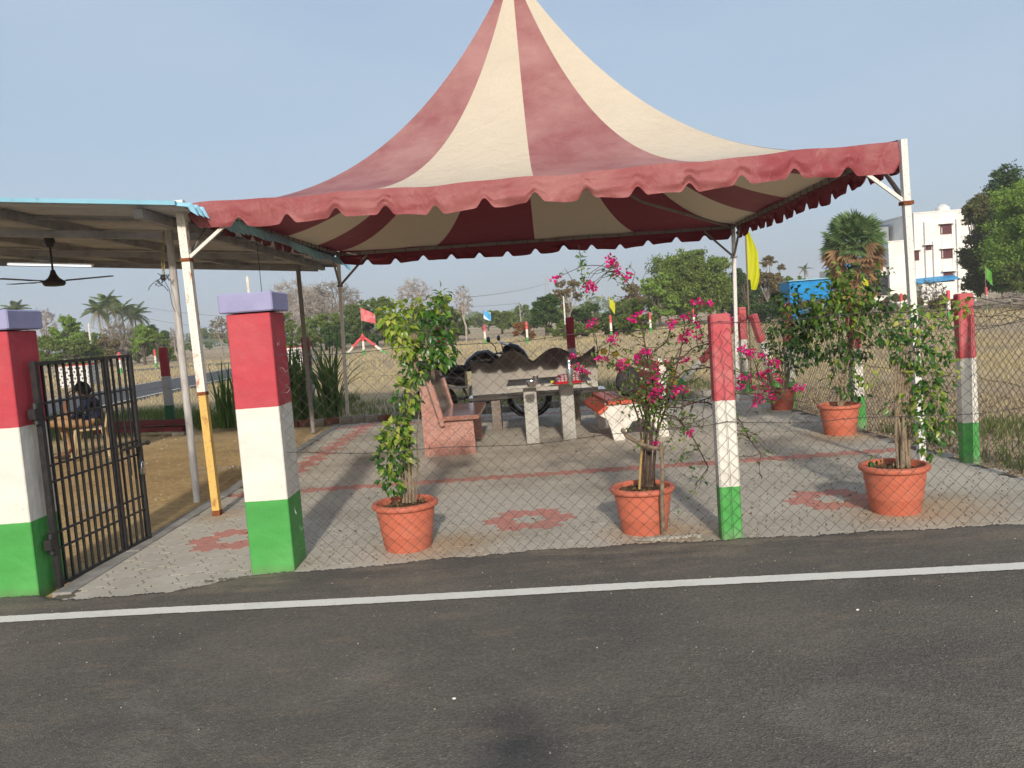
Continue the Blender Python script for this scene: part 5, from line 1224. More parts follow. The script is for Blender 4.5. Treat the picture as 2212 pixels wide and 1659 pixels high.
def flag(pt, py_pole_bot, pole_h, w_, h_, mat, label, poly=None, rz=0.0, lean=0.0):
    """pt: foot of the pole"""
    e = empty('flag', tuple(pt), rz, label, 'flag'); top = Vector((lean, 0, pole_h))
    mb = MB(); mb.tube([(0, 0, 0), top], .014, 6); mb.build('flagpole', M['wood'], e)
    N = 14; K = 8; v = []
    for i in range(N + 1):
        for j in range(K + 1):
            u, q = i / N, j / K; X, Z = poly(u, q) if poly else (u * w_, -q * h_)
            v.append((top.x + X, .05 * sin(u * 7 + q * 3) * u, top.z + Z))
    mb = MB(); mb.add(v, [(i * (K + 1) + j, (i + 1) * (K + 1) + j, (i + 1) * (K + 1) + j + 1, i * (K + 1) + j + 1) for i in range(N) for j in range(K)]); mb.build('flag_cloth', mat, e, smooth=True)
fred = simple('flag_red', (.55, .09, .11), .7, .2, c2=(.62, .25, .24), sc=2.2); fblue = NT('flag_blue_white')
q_ = fblue.math('FRACT', fblue.math('MULTIPLY', fblue.math('ADD', fblue.xyz(0), fblue.xyz(2)), 1.3)); fblue.col(fblue.mix(fblue.math('GREATER_THAN', q_, .72), (.05, .32, .62), (.7, .75, .8))); fblue = fblue.m
fyel = leafmat('flag_yellow', (.62, .62, .02), (.60, .60, .02), trans=.35); fgrn = leafmat('flag_green', (.10, .34, .05), (.12, .36, .06), trans=.35)
tri = gnd(787, 768); tri.z = -.03
flag(Vector((tri.x, tri.y, 1.4)), 0, 1.85, 1.1, .9, fred, 'red flag on a stick above the three legged marker', lambda u, q: (u * .95, -u * .5 - q * (.88 - .2 * u)))
b_ = gnd(1049, 744); flag(Vector((b_.x, b_.y, 1.42)), 0, 1.1, 1, 1, fblue, 'small blue and white flag on the far marker post', lambda u, q: (u * .55, -u * .22 - q * .62))
b_ = gnd(1321, 728); flag(Vector((b_.x, b_.y, 1.42)), 0, 1.35, 1, 1, fyel, 'small yellow flag above the far marker behind the tall bougainvillea shoot', lambda u, q: (u * .40 * (1 - .2 * q), -u * .55 - q * .72))
kb = Vector((4.0, 14.3, .0)); kb.x = at(1616, 700, 14.3).x
ytop = at(1622, 496, 14.3).z
flag(kb, 0, ytop, 1, 1, fyel, 'long yellow flag hanging from a stick at the fence corner', lambda u, q: (u * (.06 + .15 * min(1, q * 3)) * (1 if q < .8 else 1 - (q - .8) * 2), -q * (1.02 if u > .3 else .85) - u * .02 ), lean=.04)
f2 = at(1862, 640, 24); flag(Vector((f2.x, 24, 0)), 0, at(1862, 588, 24).z, 1, 1, fyel, 'small yellow flag in front of the palm trunk', lambda u, q: (u * .22 + q * .02, -u * .35 - q * .28))
f3 = at(2130, 640, 30); flag(Vector((f3.x, 30, 0)), 0, at(2130, 574, 30).z, 1, 1, fgrn, 'small green flag against the dark trees at the right', lambda u, q: (u * .26, -u * .3 - q * .45))
# three legged marker
tr = empty('tripod_marker', tuple(tri), 0, 'red, white and green marker post with two sloping legs under the red flag', 'marker post')
link_mesh('post', mme, tr)
for a_, px in ((-1, 742), (1, 836)):
    b = at(px, 768 if a_ > 0 else 772, tri.y) ; dx = b.x - tri.x; L = math.hypot(dx, 1.3); mb = MB(); mb.box((0, 0, L / 2), (.16, .14, L), bev=.01)
    o = mb.build('leg', M['marker'], tr); o.location = (dx, .1 * a_, 0); o.rotation_euler = (0, math.atan2(-dx, 1.32), 0)
# white lattice blocks
def jali(px, py, n, rows, label, wdt=1.25, Y=None):
    p = gnd(px, py); e = empty('lattice_block', (p.x, p.y, -.03), .12, label, 'block', 'white lattice blocks')
    bw = wdt / n; hh = .98; rh = hh / rows
    mb = MB(); mb.box((wdt / 2, .9, hh + .05), (wdt + .06, .92, .10)); mb.build('red_cap', M['red_far'], e)
    mb = MB()
    for j in range(rows + 1): mb.box((wdt / 2, .45 * 0 + .04, j * rh), (wdt, .08, rh * .50))
    for j in range(rows):
        for i in range(n + 1): mb.box((i * bw + (bw / 2 if j % 2 and i < n else 0), .04, (j + .5) * rh), (bw * .52, .074, rh * .7))
    mb.build('front_lattice', M['white_far2'], e)
    mb = MB()
    for j in range(rows + 1): mb.box((wdt + .0, .75, j * rh), (.08, 1.3, rh * .34))
    for j in range(rows):
        for i in range(n + 1): mb.box((wdt, .1 + i * 1.3 / n + (.08 if j % 2 else 0), (j + .5) * rh), (.074, bw * .42, rh * .7))
    mb.build('side_lattice', M['white_far2'], e)
    mb = MB(); mb.box((wdt / 2 - .05, .8, hh / 2), (wdt - .2, 1.2, hh)); mb.build('core', M['conc'], e)
M['red_far'] = simple('paint_red_far', (.45, .06, .06), .8, .1); M['white_far2'] = simple('paint_white_far', (.76, .74, .70), .8, .1)
jali(128, 838, 8, 6, 'white lattice block with red top behind the seated person', 1.35)
jali(612, 792, 8, 6, 'white lattice block between the right gate pillar and the long leaves', 1.5)

# ---------------- trees
TM = {}
TM['olive'] = leafmat('crown_olive', (0.074, 0.115, 0.030), (0.155, 0.203, 0.051), (0.270, 0.297, 0.081), trans=.25, rough=.7, spec=.15)
TM['green'] = leafmat('crown_green', (0.081, 0.135, 0.027), (0.203, 0.257, 0.049), (0.324, 0.378, 0.095), trans=.3, rough=.6, spec=.2)
TM['bright'] = leafmat('crown_bright', (0.121, 0.216, 0.038), (0.257, 0.365, 0.068), (0.378, 0.459, 0.121), trans=.3, rough=.6, spec=.2)
TM['dark'] = leafmat('crown_dark', (0.030, 0.061, 0.019), (0.068, 0.115, 0.030), (0.135, 0.176, 0.047), trans=.2, rough=.7, spec=.15)
TM['grey'] = leafmat('crown_grey_dry', (.17, .145, .11), (.25, .21, .16), (.30, .25, .19), trans=.2, rough=.8, spec=.1)
TM['brown'] = leafmat('crown_brown_dry', (.14, .11, .055), (.22, .17, .085), (.26, .22, .10), trans=.2, rough=.8, spec=.1)
TM['brownolive'] = leafmat('crown_brown_olive', (0.095, 0.101, 0.041), (0.176, 0.176, 0.068), (0.270, 0.243, 0.108), trans=.25, rough=.7, spec=.1)
TM['rust'] = leafmat('crown_rust', (.20, .09, .04), (.28, .14, .06), trans=.2, rough=.8, spec=.1)
def quads(C, g, sz):
    n = len(C); A = rand_dirs(n, g); B = np.cross(A, rand_dirs(n, g)); B /= np.linalg.norm(B, axis=1, keepdims=True)
    s_ = (sz * g.uniform(.5, 1.3, n))[:, None]; A = A * s_; B = B * s_ * .62
    V = np.stack([C - A, C - B * .9 + A * .1, C + A, C + B], 1).reshape(-1, 3); F = np.arange(n * 4).reshape(-1, 4); return V, F
def tree(px0, px1, ytop, ybase, Y, kind, label, n=5000, trunk=.18, seed=0, sz=None, lumps=14, low=.15, sparse=0.0, name='tree', cat='tree', group='trees beyond the field', twig=0, flat=.0, fill=1.0, ball=1.0):
    g = np.random.default_rng(seed + 1000); gr = random.Random(seed + 50)
    xm = (px0 + px1) / 2; top = at(xm, ytop, Y); wr = (px1 - px0) / 2 * Y / FPX; base = at(xm, ybase, Y); H = top.z + .05; zb = -.05
    e = empty(name, (base.x, Y, zb), 0, label, cat, group); H = top.z - zb
    cz0 = H * low; hc = (H - cz0) / 2; cz = cz0 + hc; sz = sz or max(.06, Y * .00150); n = int(n * 2.6)
    # lumps spread through the crown, each carrying smaller leaf clusters with gaps between them
    cs = []; R0 = min(wr, hc) ; asp = max(wr, hc) / R0; lumps = int(lumps * (1 + .45 * (asp - 1)))
    for k in range(lumps):
        for _ in range(40):
            v = Vector((gr.uniform(-1, 1), gr.uniform(-1, 1), gr.uniform(-1, 1)))
            if .35 < (abs(v.x) ** 2.3 + abs(v.y) ** 2.3 + abs(v.z) ** 2.6) < 1.0: break
        rr_ = gr.uniform(.20, .42) * ball; hr = R0 * rr_
        cs.append((Vector((v.x * max(.1, wr - hr * .8), v.y * wr * .7, cz + v.z * max(.1, hc - hr * .8))), rr_))
    P = []; per = max(12, int(n / lumps)); sz_l = []
    for c, rr_ in cs:
        m2 = int(per * (rr_ / .31) ** 2); hr = R0 * rr_; ns = max(5, int(9 + rr_ * 22)); sc_ = rand_dirs(ns, g) * g.uniform(.35, 1.12, ns)[:, None] * np.array([hr * 1.15, hr * 1.1, hr * .85])
        w_ = g.integers(0, ns, m2); p = sc_[w_] + g.normal(0, 1, (m2, 3)) * hr * np.array([.20, .20, .13]) + np.array(c); P.append(p)
    P = np.concatenate(P)
    if sparse: P = P[g.random(len(P)) > sparse]
    P = P[P[:, 2] > .12]
    P[:, 2] = np.minimum(P[:, 2], H * 1.01)
    V, F = quads(P, g, np.full(len(P), sz))
    o = link_mesh('crown', np_mesh('crown', V, F, TM[kind]), e); o['kind'] = 'stuff'
    mb = MB(); bend = [Vector((gr.gauss(0, .02) * H * i, gr.gauss(0, .02) * H * i, cz * .25 * i)) for i in range(4)]; bend[0] = Vector((0, 0, -.1))
    mb.tube(bend, [trunk, trunk * .8, trunk * .65, trunk * .5], 8)
    for c, rr_ in cs:
        s0 = bend[gr.choice((1, 2, 3))]; mid_ = s0.lerp(c, .5) + Vector((gr.gauss(0, .06) * wr, gr.gauss(0, .06) * wr, gr.uniform(0, .1) * hc)); mb.tube([s0, mid_, c], [trunk * .4, trunk * .25, trunk * .1], 5)
        for q in range(twig):
            d = Vector((gr.gauss(0, 1), gr.gauss(0, 1), gr.gauss(.5, .8))).normalized(); e2 = c + Vector((d.x * R0 * rr_, d.y * R0 * rr_, d.z * R0 * rr_)) * gr.uniform(.7, 1.25); m3 = mid_.lerp(e2, .6) + Vector((gr.gauss(0, .04) * wr, 0, gr.gauss(0, .03) * wr)); mb.tube([mid_.lerp(c, gr.random()), m3, e2], [trunk * .14, trunk * .08, trunk * .045], 3)
    mb.build('trunk', M['bark_grey'] if kind in ('grey', 'brown') else M['bark'], e, smooth=True)
    return e
def coconut(px, ycrown, Y, label, seed, rpx=42, nf=17):
    gr = random.Random(seed); c = at(px, ycrown, Y); L = rpx * Y / FPX
    e = empty('coconut_palm', (c.x, Y, 0), 0, label, 'palm', 'coconut palms'); mb = MB(); l_ = gr.uniform(-.04, .04)
    mb.tube([(l_ * c.z * (1 - t) ** 2, 0, -.1 + (c.z + .1) * t) for t in np.linspace(0, 1, 7)], [.22, .17, .15, .14, .13, .12, .14], 8); mb.build('trunk', M['bark_grey'], e, smooth=True)
    for k in range(nf):
        a = k * 2.4 + gr.uniform(-.3, .3); up_ = R(75 - 110 * (k / nf) + gr.uniform(-8, 8)); o = link_mesh('frond', COCO[k % 2 if k < nf - 3 else 2], e, (0, 0, c.z), (0, -up_, a)); s_ = L * gr.uniform(.85, 1.1); o.scale = (s_, s_, s_)
    return e
def frond_mesh(droop, mat, seed):
    g = random.Random(seed); mb = MB(); N = 12; pts = [Vector((t, 0, .10 * sin(t * 2.2) - droop * t ** 2.2)) for t in np.linspace(0, 1, N + 1)]
    mb.tube(pts, [.018 * (1 - .8 * i / N) for i in range(N + 1)], 4)
    for i in range(26):
        t = .12 + .88 * i / 25; k = min(int(t * N), N - 1); p = pts[k].lerp(pts[k + 1], t * N - k); l_ = .34 * sin(pi * (.18 + .80 * t)) ** .7 + .04
        for s_ in (-1, 1):
            tip = p + Vector((.35 * l_ + g.gauss(0, .01), s_ * l_ * .72, -l_ * g.uniform(.35, .75))); w_ = .020; mid_ = p.lerp(tip, .5) + Vector((0, 0, .03))
            mb.add([p - Vector((w_, 0, 0)), p + Vector((w_, 0, 0)), mid_ + Vector((w_, 0, 0)), mid_ - Vector((w_, 0, 0)), tip], [(0, 1, 2, 3), (3, 2, 4)])
    return mb.mesh('frond', mat)
TM['coco'] = leafmat('coconut_frond', (.07, .11, .03), (.15, .19, .06), (.28, .26, .09), trans=.25, rough=.5)
TM['coco_dry'] = leafmat('coconut_frond_dry', (.26, .20, .08), (.32, .26, .11), trans=.25, rough=.6)
COCO = [frond_mesh(.45, TM['coco'], 1), frond_mesh(.7, TM['coco'], 2), frond_mesh(.95, TM['coco_dry'], 3)]
for i, (px, py, r_, lb) in enumerate(((212, 672, 34, 'leftmost coconut palm of the group behind the open gate'), (230, 658, 36, 'tallest coconut palm of the group of four'), (263, 672, 36, 'third coconut palm of the group, in front of brown scrub'), (291, 682, 34, 'rightmost coconut palm of the group'), (34, 672, 30, 'lone coconut palm rising over the left gate pillar'))):
    coconut(px, py, 120 + 6 * i, lb, i, r_)
# palmyra palm
TM['fan'] = leafmat('palmyra_fan', (.07, .13, .04), (.17, .25, .085), (.27, .33, .14), trans=.2, rough=.5)
TM['fan_dead'] = leafmat('palmyra_fan_dead', (.26, .15, .075), (.36, .21, .10), (.22, .17, .11), trans=.15, rough=.8)
def fan_mesh(mat, fold, seed):
    g = random.Random(seed); mb = MB(); mb.tube([(0, 0, 0), (.28, 0, .02), (.52, 0, 0)], [.018, .012, .010], 4)
    n = 22
    for i in range(n):
        a = R(-118 + 236 * i / (n - 1)); a2 = a + R(10.5); l_ = .50 * (1 - .22 * abs(a / R(118))) * g.uniform(.9, 1.05); c = Vector((.52, 0, 0))
        def pp(a, r_): return c + Vector((cos(a) * r_, sin(a) * r_, -fold * abs(sin(a)) * r_ - .25 * r_ * r_ * (1 + fold)))
        am = (a + a2) / 2
        up_ = Vector((0, 0, .02)); mb.add([c, pp(a, l_ * .66), pp(am, l_ * .68) + up_, pp(a2, l_ * .66), pp(am, l_) - up_], [(0, 1, 2), (0, 2, 3), (1, 4, 2), (2, 4, 3)])
    return mb.mesh('fan_leaf', mat)
FAN = [fan_mesh(TM['fan'], .25, 1), fan_mesh(TM['fan'], .6, 2), fan_mesh(TM['fan_dead'], 1.2, 3)]
Yp = 47; pc_ = at(1838, 528, Yp); pb = at(1848, 640, Yp)
pe = empty('palmyra_palm', (pc_.x + .15, Yp, -.05), 0, 'palmyra palm with round fan crown and skirt of dead brown leaves', 'palm')
mb = MB(); mb.tube([(.1, 0, -.1), (.05, 0, 2), (0, 0, pc_.z)], [.30, .24, .22], 12); mb.build('trunk', M['bark'], pe, smooth=True)
gr = random.Random(3); Lr = 76 * Yp / FPX
for k in range(130):
    f_ = k / 129; dead = f_ > .50
    el = R(92 - 220 * f_ + gr.uniform(-8, 8)) if not dead else R(6 - 70 * ((f_ - .50) / .50) ** .7 + gr.uniform(-14, 12))
    o = link_mesh('fan_leaf', FAN[2] if dead else FAN[k % 2], pe, (gr.gauss(0, .05), gr.gauss(0, .05), pc_.z - (0 if not dead else .15 + 1.75 * (f_ - .50) / .50) + gr.gauss(0, .05)), (gr.uniform(-.9, .9), -el, k * 2.399 + gr.uniform(-.2, .2))); s_ = Lr * gr.uniform(.88, 1.02) * (1.0 if dead else 1); o.scale = (s_,) * 3

def bare_tree(px0, px1, ytop, ybase, Y, kind, label, n=400, trunk=.3, seed=0, leaf=500, low=.22, name='tree', cat='tree', group='trees beyond the field', thick=1.0):
    """leafless crown: trunk, limbs, branches and a haze of fine twigs"""
    gr = random.Random(seed + 70); g = np.random.default_rng(seed + 70); xm = (px0 + px1) / 2; top = at(xm, ytop, Y); wr = (px1 - px0) / 2 * Y / FPX; base = at(xm, ybase, Y); H = top.z + .05
    e = empty(name, (base.x, Y, -.05), 0, label, cat, group); cz0 = H * low; hc = (H - cz0) / 2; cz = cz0 + hc
    def pt(lo, hi):
        while True:
            v = Vector((gr.uniform(-1, 1), gr.uniform(-1, 1), gr.uniform(-.75, 1)))
            if lo < v.length < hi: return Vector((v.x * wr, v.y * wr * .8, cz + v.z * hc))
    root = [Vector((0, 0, -.1)), Vector((gr.gauss(0, .1), 0, cz0 * .6)), Vector((gr.gauss(0, .2), 0, cz0 + hc * .15))]
    mb = MB(); mb.tube(root, [trunk, trunk * .8, trunk * .6], 8)
    L1 = [pt(.25, .5) for _ in range(9)]; L2 = [pt(.45, .85) for _ in range(55)]; L3 = [pt(.55, 1.0) for _ in range(n)]
    def conn(a, b, r0, r1, k=5):
        m_ = a.lerp(b, .5) + Vector((gr.gauss(0, .06), gr.gauss(0, .06), gr.uniform(-.02, .09))) * (b - a).length; mb.tube([a, m_, b], [r0, (r0 + r1) / 2, r1], k, caps=False)
    for p in L1: conn(root[2].lerp(root[1], gr.random() * .6), p, trunk * .42, trunk * .22)
    for p in L2: q = min(L1, key=lambda c: (c - p).length); conn(q, p, trunk * .18, trunk * .08, 4)
    px_ = Y / FPX * thick
    for p in L3:
        q = min(L2, key=lambda c: (c - p).length + max(0, c.z - p.z) * .6); conn(q, p, px_ * .75, px_ * .32, 3)
        for _ in range(3): d = Vector((gr.gauss(0, 1), gr.gauss(0, 1), gr.gauss(.4, .9))).normalized() * gr.uniform(.03, .11) * (wr + hc); s_ = q.lerp(p, gr.uniform(.4, 1)); mb.tube([s_, s_ + d], [px_ * .36, px_ * .2], 3, caps=False)
    mb.build('trunk', M['bark_pale'] if kind == 'grey' else M['bark_grey'], e)
    T3 = np.array([tuple(p) for p in L3]); P = T3[g.integers(0, len(T3), leaf)] + g.normal(0, .045, (leaf, 3)) * (wr + hc) * .5; P = P[P[:, 2] < H]
    V, F = quads(P, g, np.full(len(P), Y * .0009)); o = link_mesh('crown', np_mesh('crown', V, F, TM[kind]), e); o['kind'] = 'stuff'
    return e
M['bark_pale'] = simple('bark_pale_twig', (.40, .345, .30), .9, .1, c2=(.30, .25, .21), sc=3)
B = [
 (575, 705, 600, 746, 105, 'grey', 'big bare grey tree over the right gate pillar', dict(n=520, leaf=500)),
 (610, 745, 612, 742, 125, 'grey', 'wide pale leafless crown behind the big bare grey tree', dict(n=480, leaf=600)),
 (655, 792, 604, 742, 112, 'brown', 'big brown leafless tree behind the rear tent leg', dict(n=520, leaf=2200)),
 (858, 948, 598, 738, 118, 'grey', 'bare reddish grey tree above the clipped fig', dict(n=360, leaf=260, low=.3)),
 (984, 1030, 614, 728, 80, 'grey', 'tall thin tree with bare top and pale trunk', dict(n=150, leaf=260, low=.42, trunk=.13)),
 (66, 130, 662, 754, 115, 'grey', 'thin grey airy tree right of the left pillar cap', dict(n=200, leaf=900, low=.3, trunk=.18)),
 (222, 304, 690, 764, 92, 'brown', 'bare brown scrub tree in front of the coconut palms', dict(n=300, leaf=700, low=.15)),
 (364, 396, 700, 750, 110, 'grey', 'small bare tree left of the grey shed pole', dict(n=100, leaf=60, low=.2, trunk=.14)),
 (455, 502, 682, 742, 105, 'brown', 'brown ragged tree touching the left side of the right pillar', dict(n=130, leaf=900, low=.35, trunk=.18)),
 (2095, 2310, 628, 672, 50, 'grey', 'tangle of bare grey branches at the right edge', dict(n=420, leaf=100, low=.02, name='bush', cat='bush', trunk=.08, thick=.8)),
 (1975, 2045, 600, 655, 66, 'olive', 'thin scrub in front of the blue awning', dict(n=130, leaf=500, low=.1, name='bush', cat='bush', trunk=.08)),
]
for i, (a, b, yt, yb, Y, kd, lb, kw) in enumerate(B): bare_tree(a, b, yt, yb, Y, kd, lb, seed=i, **kw)
# list of individual trees: px0, px1, ytop, ybase, distance, kind, label, n, extra
T = [
 (112, 180, 680, 752, 85, 'bright', 'bright green tree behind the white pole', 3000, dict(lumps=12, low=.25)),
 (72, 130, 722, 765, 82, 'green', 'low yellow green bush beside the left gate pillar', 1500, dict(lumps=8, low=.02, name='bush', cat='bush')),
 (108, 212, 716, 770, 76, 'olive', 'wide olive bush below the bright green tree', 3500, dict(lumps=16, low=.02, name='bush', cat='bush')),
 (200, 262, 722, 768, 88, 'brown', 'dry brown bush under the coconut palms', 1800, dict(lumps=10, low=.02, twig=3, name='bush', cat='bush')),
 (284, 338, 700, 758, 84, 'bright', 'yellow green tree left of the dark green one', 2500, dict(lumps=12, low=.15)),
 (310, 372, 698, 758, 95, 'dark', 'dark green tree right of the coconut group', 3500, dict(lumps=14, low=.1)),
 (330, 366, 700, 740, 93, 'green', 'green crown at the right end of the coconut group', 1500, dict(lumps=8, low=.1)),
 (400, 438, 712, 742, 170, 'olive', 'distant bush between the shed pole and the yellow pole', 900, dict(lumps=8, low=.05, name='bush', cat='bush')),
 (432, 470, 706, 740, 220, 'olive', 'distant bush left of the right gate pillar', 900, dict(lumps=8, low=.05, name='bush', cat='bush')),
 (610, 700, 700, 758, 84, 'olive', 'olive thicket right of the right gate pillar', 3200, dict(lumps=14, low=.02, name='bush', cat='bush')),
 (650, 760, 668, 748, 88, 'green', 'green feathery tree behind the rear tent leg', 5000, dict(lumps=18, low=.05)),
 (735, 830, 650, 744, 92, 'olive', 'olive green tree behind the red flag', 5000, dict(lumps=18, low=.05)),
 (790, 880, 636, 742, 96, 'green', 'tall green tree right of the red flag', 5000, dict(lumps=18, low=.08)),
 (870, 960, 655, 740, 90, 'olive', 'olive tree directly behind the clipped fig', 4000, dict(lumps=16, low=.05)),
 (940, 985, 632, 736, 84, 'olive', 'narrow olive tree right of the clipped fig top', 1600, dict(lumps=12, low=.45)),
 (950, 1025, 664, 730, 86, 'green', 'green bush under the tall thin tree', 3200, dict(lumps=14, low=.02, name='bush', cat='bush')),
 (1022, 1062, 672, 704, 190, 'olive', 'distant trees behind the blue flag', 900, dict(lumps=8, low=.02)),
 (1056, 1112, 660, 706, 110, 'olive', 'rounded olive bush right of the blue flag', 2400, dict(lumps=10, low=.05, name='bush', cat='bush')),
 (1100, 1150, 654, 696, 150, 'olive', 'distant tree line left of the dark bush', 1600, dict(lumps=10, low=.05)),
 (1142, 1216, 634, 700, 72, 'dark', 'dark green bush left of the thin pole', 4200, dict(lumps=14, low=.05, name='bush', cat='bush')),
 (1196, 1262, 590, 702, 75, 'brown', 'thin drooping tree behind the tall bougainvillea shoot', 1700, dict(lumps=14, low=.35, twig=5, sparse=.1, trunk=.12)),
 (1212, 1330, 655, 704, 80, 'dark', 'dark hedge of scrub left of the big green tree', 4000, dict(lumps=18, low=.02, name='bush', cat='bush')),
 (1300, 1420, 640, 704, 84, 'olive', 'olive scrub at the foot of the big green tree', 4200, dict(lumps=18, low=.02, name='bush', cat='bush')),
 (1392, 1590, 534, 688, 80, 'green', 'big round green tree in the middle distance', 17000, dict(ball=1.15, lumps=40, low=.04, trunk=.35)),
 (1388, 1470, 580, 690, 77, 'bright', 'lighter green crown at the left of the big tree', 3500, dict(lumps=14, low=.1)),
 (1576, 1650, 566, 680, 84, 'dark', 'dark tree behind the long yellow flag', 4500, dict(lumps=16, low=.05)),
 (1630, 1702, 548, 672, 74, 'brown', 'tall brownish tree right of the long yellow flag', 4200, dict(lumps=16, low=.1, twig=3)),
 (1668, 1752, 588, 668, 92, 'green', 'yellow green tree over the blue shed', 3600, dict(lumps=14, low=.05)),
 (1590, 1710, 640, 690, 62, 'dark', 'dark thicket at the far right end of the field', 4200, dict(lumps=18, low=.02, name='bush', cat='bush')),
 (2180, 2330, 380, 660, 66, 'dark', 'dark tree beyond the right edge', 8000, dict(lumps=26, low=.04, trunk=.3)),
 (1895, 1990, 632, 668, 64, 'brown', 'dry hedge below the white house', 1500, dict(lumps=14, low=.02, twig=3, name='bush', cat='bush')),
 (1700, 1900, 640, 682, 60, 'brown', 'brown thicket behind the palm trunk', 3200, dict(lumps=18, low=.02, twig=3, name='bush', cat='bush')),
 (2000, 2110, 632, 664, 58, 'brown', 'dry brown hedge right of the house', 1800, dict(lumps=14, low=.02, twig=4, name='bush', cat='bush')),
 (1105, 1175, 686, 714, 62, 'rust', 'rusty brown scrub left of the low green hedge', 1500, dict(lumps=10, low=.02, name='bush', cat='bush')),
 (1170, 1300, 694, 722, 60, 'olive', 'low green thorn hedge in the middle of the field', 3800, dict(lumps=18, low=.02, name='bush', cat='bush')),
 (1280, 1430, 676, 718, 60, 'olive', 'higher green thorn hedge below the big tree', 5200, dict(lumps=22, low=.02, name='bush', cat='bush')),
 (330, 380, 748, 776, 66, 'olive', 'low green shrub on the field beyond the lane', 700, dict(lumps=7, low=.02, name='bush', cat='bush')),
 (570, 640, 668, 748, 98, 'olive', 'olive bush row behind the shed pole', 3000, dict(lumps=12, low=.02, name='bush', cat='bush')),
 (700, 790, 690, 750, 80, 'dark', 'dark shrub below the feathery tree', 3000, dict(lumps=14, low=.01, name='bush', cat='bush')),
 (770, 860, 682, 748, 84, 'dark', 'dark shrub behind the three legged marker', 3200, dict(lumps=14, low=.01, name='bush', cat='bush')),
 (840, 930, 690, 742, 82, 'green', 'green shrub low behind the clipped fig', 3000, dict(lumps=14, low=.01, name='bush', cat='bush')),
 (915, 1010, 676, 736, 90, 'olive', 'olive shrub left of the blue flag', 3200, dict(lumps=14, low=.01, name='bush', cat='bush')),
 (1085, 1200, 664, 700, 120, 'olive', 'low scrub line under the pylon', 2600, dict(lumps=14, low=.01, name='bush', cat='bush')),
 (1330, 1410, 612, 700, 100, 'brown', 'brownish scrub tree left of the big round tree', 2200, dict(lumps=12, low=.1, twig=3)),
 (1540, 1620, 590, 684, 88, 'green', 'green crown joining the big tree on its right', 3600, dict(lumps=14, low=.04)),
 (180, 240, 712, 764, 100, 'green', 'green shrub between the white pole and the palms', 1800, dict(lumps=10, low=.02, name='bush', cat='bush')),
 (265, 330, 716, 762, 100, 'olive', 'olive shrub in front of the palm trunks', 1800, dict(lumps=10, low=.02, name='bush', cat='bush')),
 (345, 420, 722, 752, 150, 'olive', 'low distant scrub behind the maroon fence post', 1400, dict(lumps=10, low=.02, name='bush', cat='bush')),
 (470, 580, 716, 744, 190, 'olive', 'distant scrub line behind the right gate pillar', 1800, dict(lumps=12, low=.02, name='bush', cat='bush')),
 (2150, 2290, 560, 664, 54, 'olive', 'lower olive crown under the big right tree', 5200, dict(lumps=20, low=.02)),
 (120, 200, 700, 756, 120, 'olive', 'olive tree behind the bright green tree', 2600, dict(lumps=14, low=.03)),
 (236, 300, 704, 760, 130, 'green', 'green crown behind the coconut trunks', 2200, dict(lumps=12, low=.03)),
 (560, 660, 676, 750, 118, 'olive', 'long olive scrub behind the lattice block', 3000, dict(lumps=14, low=.02, name='bush', cat='bush')),
 (1010, 1100, 668, 700, 170, 'olive', 'far olive tree line beyond the blue flag', 1800, dict(lumps=14, low=.02)),
 (1190, 1300, 650, 696, 110, 'olive', 'olive trees behind the dark hedge', 2600, dict(lumps=14, low=.02)),
 (1430, 1560, 560, 684, 92, 'olive', 'olive tree filling in behind the big round tree', 5000, dict(lumps=20, low=.02)),
 (1640, 1760, 622, 668, 100, 'green', 'low green trees left of the blue shed', 2600, dict(lumps=14, low=.02)),
 (2112, 2235, 345, 660, 64, 'dark', 'tall dark tree rising beside the white house', 12000, dict(lumps=34, low=.02, trunk=.3, ball=1.35)),
 (2082, 2150, 405, 660, 61, 'brownolive', 'olive brown feathery crown overlapping the white house corner', 6500, dict(lumps=22, low=.02, ball=1.3)),
 (2145, 2310, 372, 655, 56, 'bright', 'big bright green tree at the right edge', 17000, dict(lumps=40, low=.02, trunk=.35, ball=1.35)),
]
for i, (a, b, yt, yb, Y, kd, lb, n, kw) in enumerate(T): tree(a, b, yt, yb, Y, kd, lb, n=n, seed=i, **kw)
coconut(1738, 582, 160, 'tiny distant palm over the blue shed trees', 44, 16, 11)
# far tree line on the horizon, one mass
g = np.random.default_rng(8); n = 30000; X = g.uniform(-620, 620, n); Hh_ = 3.2 + 2.6 * np.abs(np.sin(X * .021)) + 1.8 * np.abs(np.sin(X * .083 + 1)) + 1.2 * np.sin(X * .31)
Pp = np.stack([X, 420 + g.uniform(-20, 20, n), Hh_ * g.random(n) ** .7 * 1.3], 1); V, F = quads(Pp, g, np.full(n, 1.1)); tag(link_mesh('distant_woods', np_mesh('distant_woods', V, F, TM['olive'])), 'distant line of trees along the horizon', 'trees', kind='stuff')
# hills
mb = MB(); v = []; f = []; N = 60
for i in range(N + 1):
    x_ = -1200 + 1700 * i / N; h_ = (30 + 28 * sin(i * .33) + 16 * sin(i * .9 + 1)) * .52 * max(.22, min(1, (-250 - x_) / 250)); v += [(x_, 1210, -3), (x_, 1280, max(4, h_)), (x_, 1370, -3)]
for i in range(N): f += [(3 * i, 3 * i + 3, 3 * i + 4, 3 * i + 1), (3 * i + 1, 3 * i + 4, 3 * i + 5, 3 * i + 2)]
mb.add(v, f); tag(mb.build('hills', simple('hill_haze_blue', (.20, .25, .32), .95, .05, c2=(.17, .22, .28), sc=.005), smooth=True), kind='structure', label='low hills on the horizon, tinted blue for haze')  # distance haze painted into the hill colour

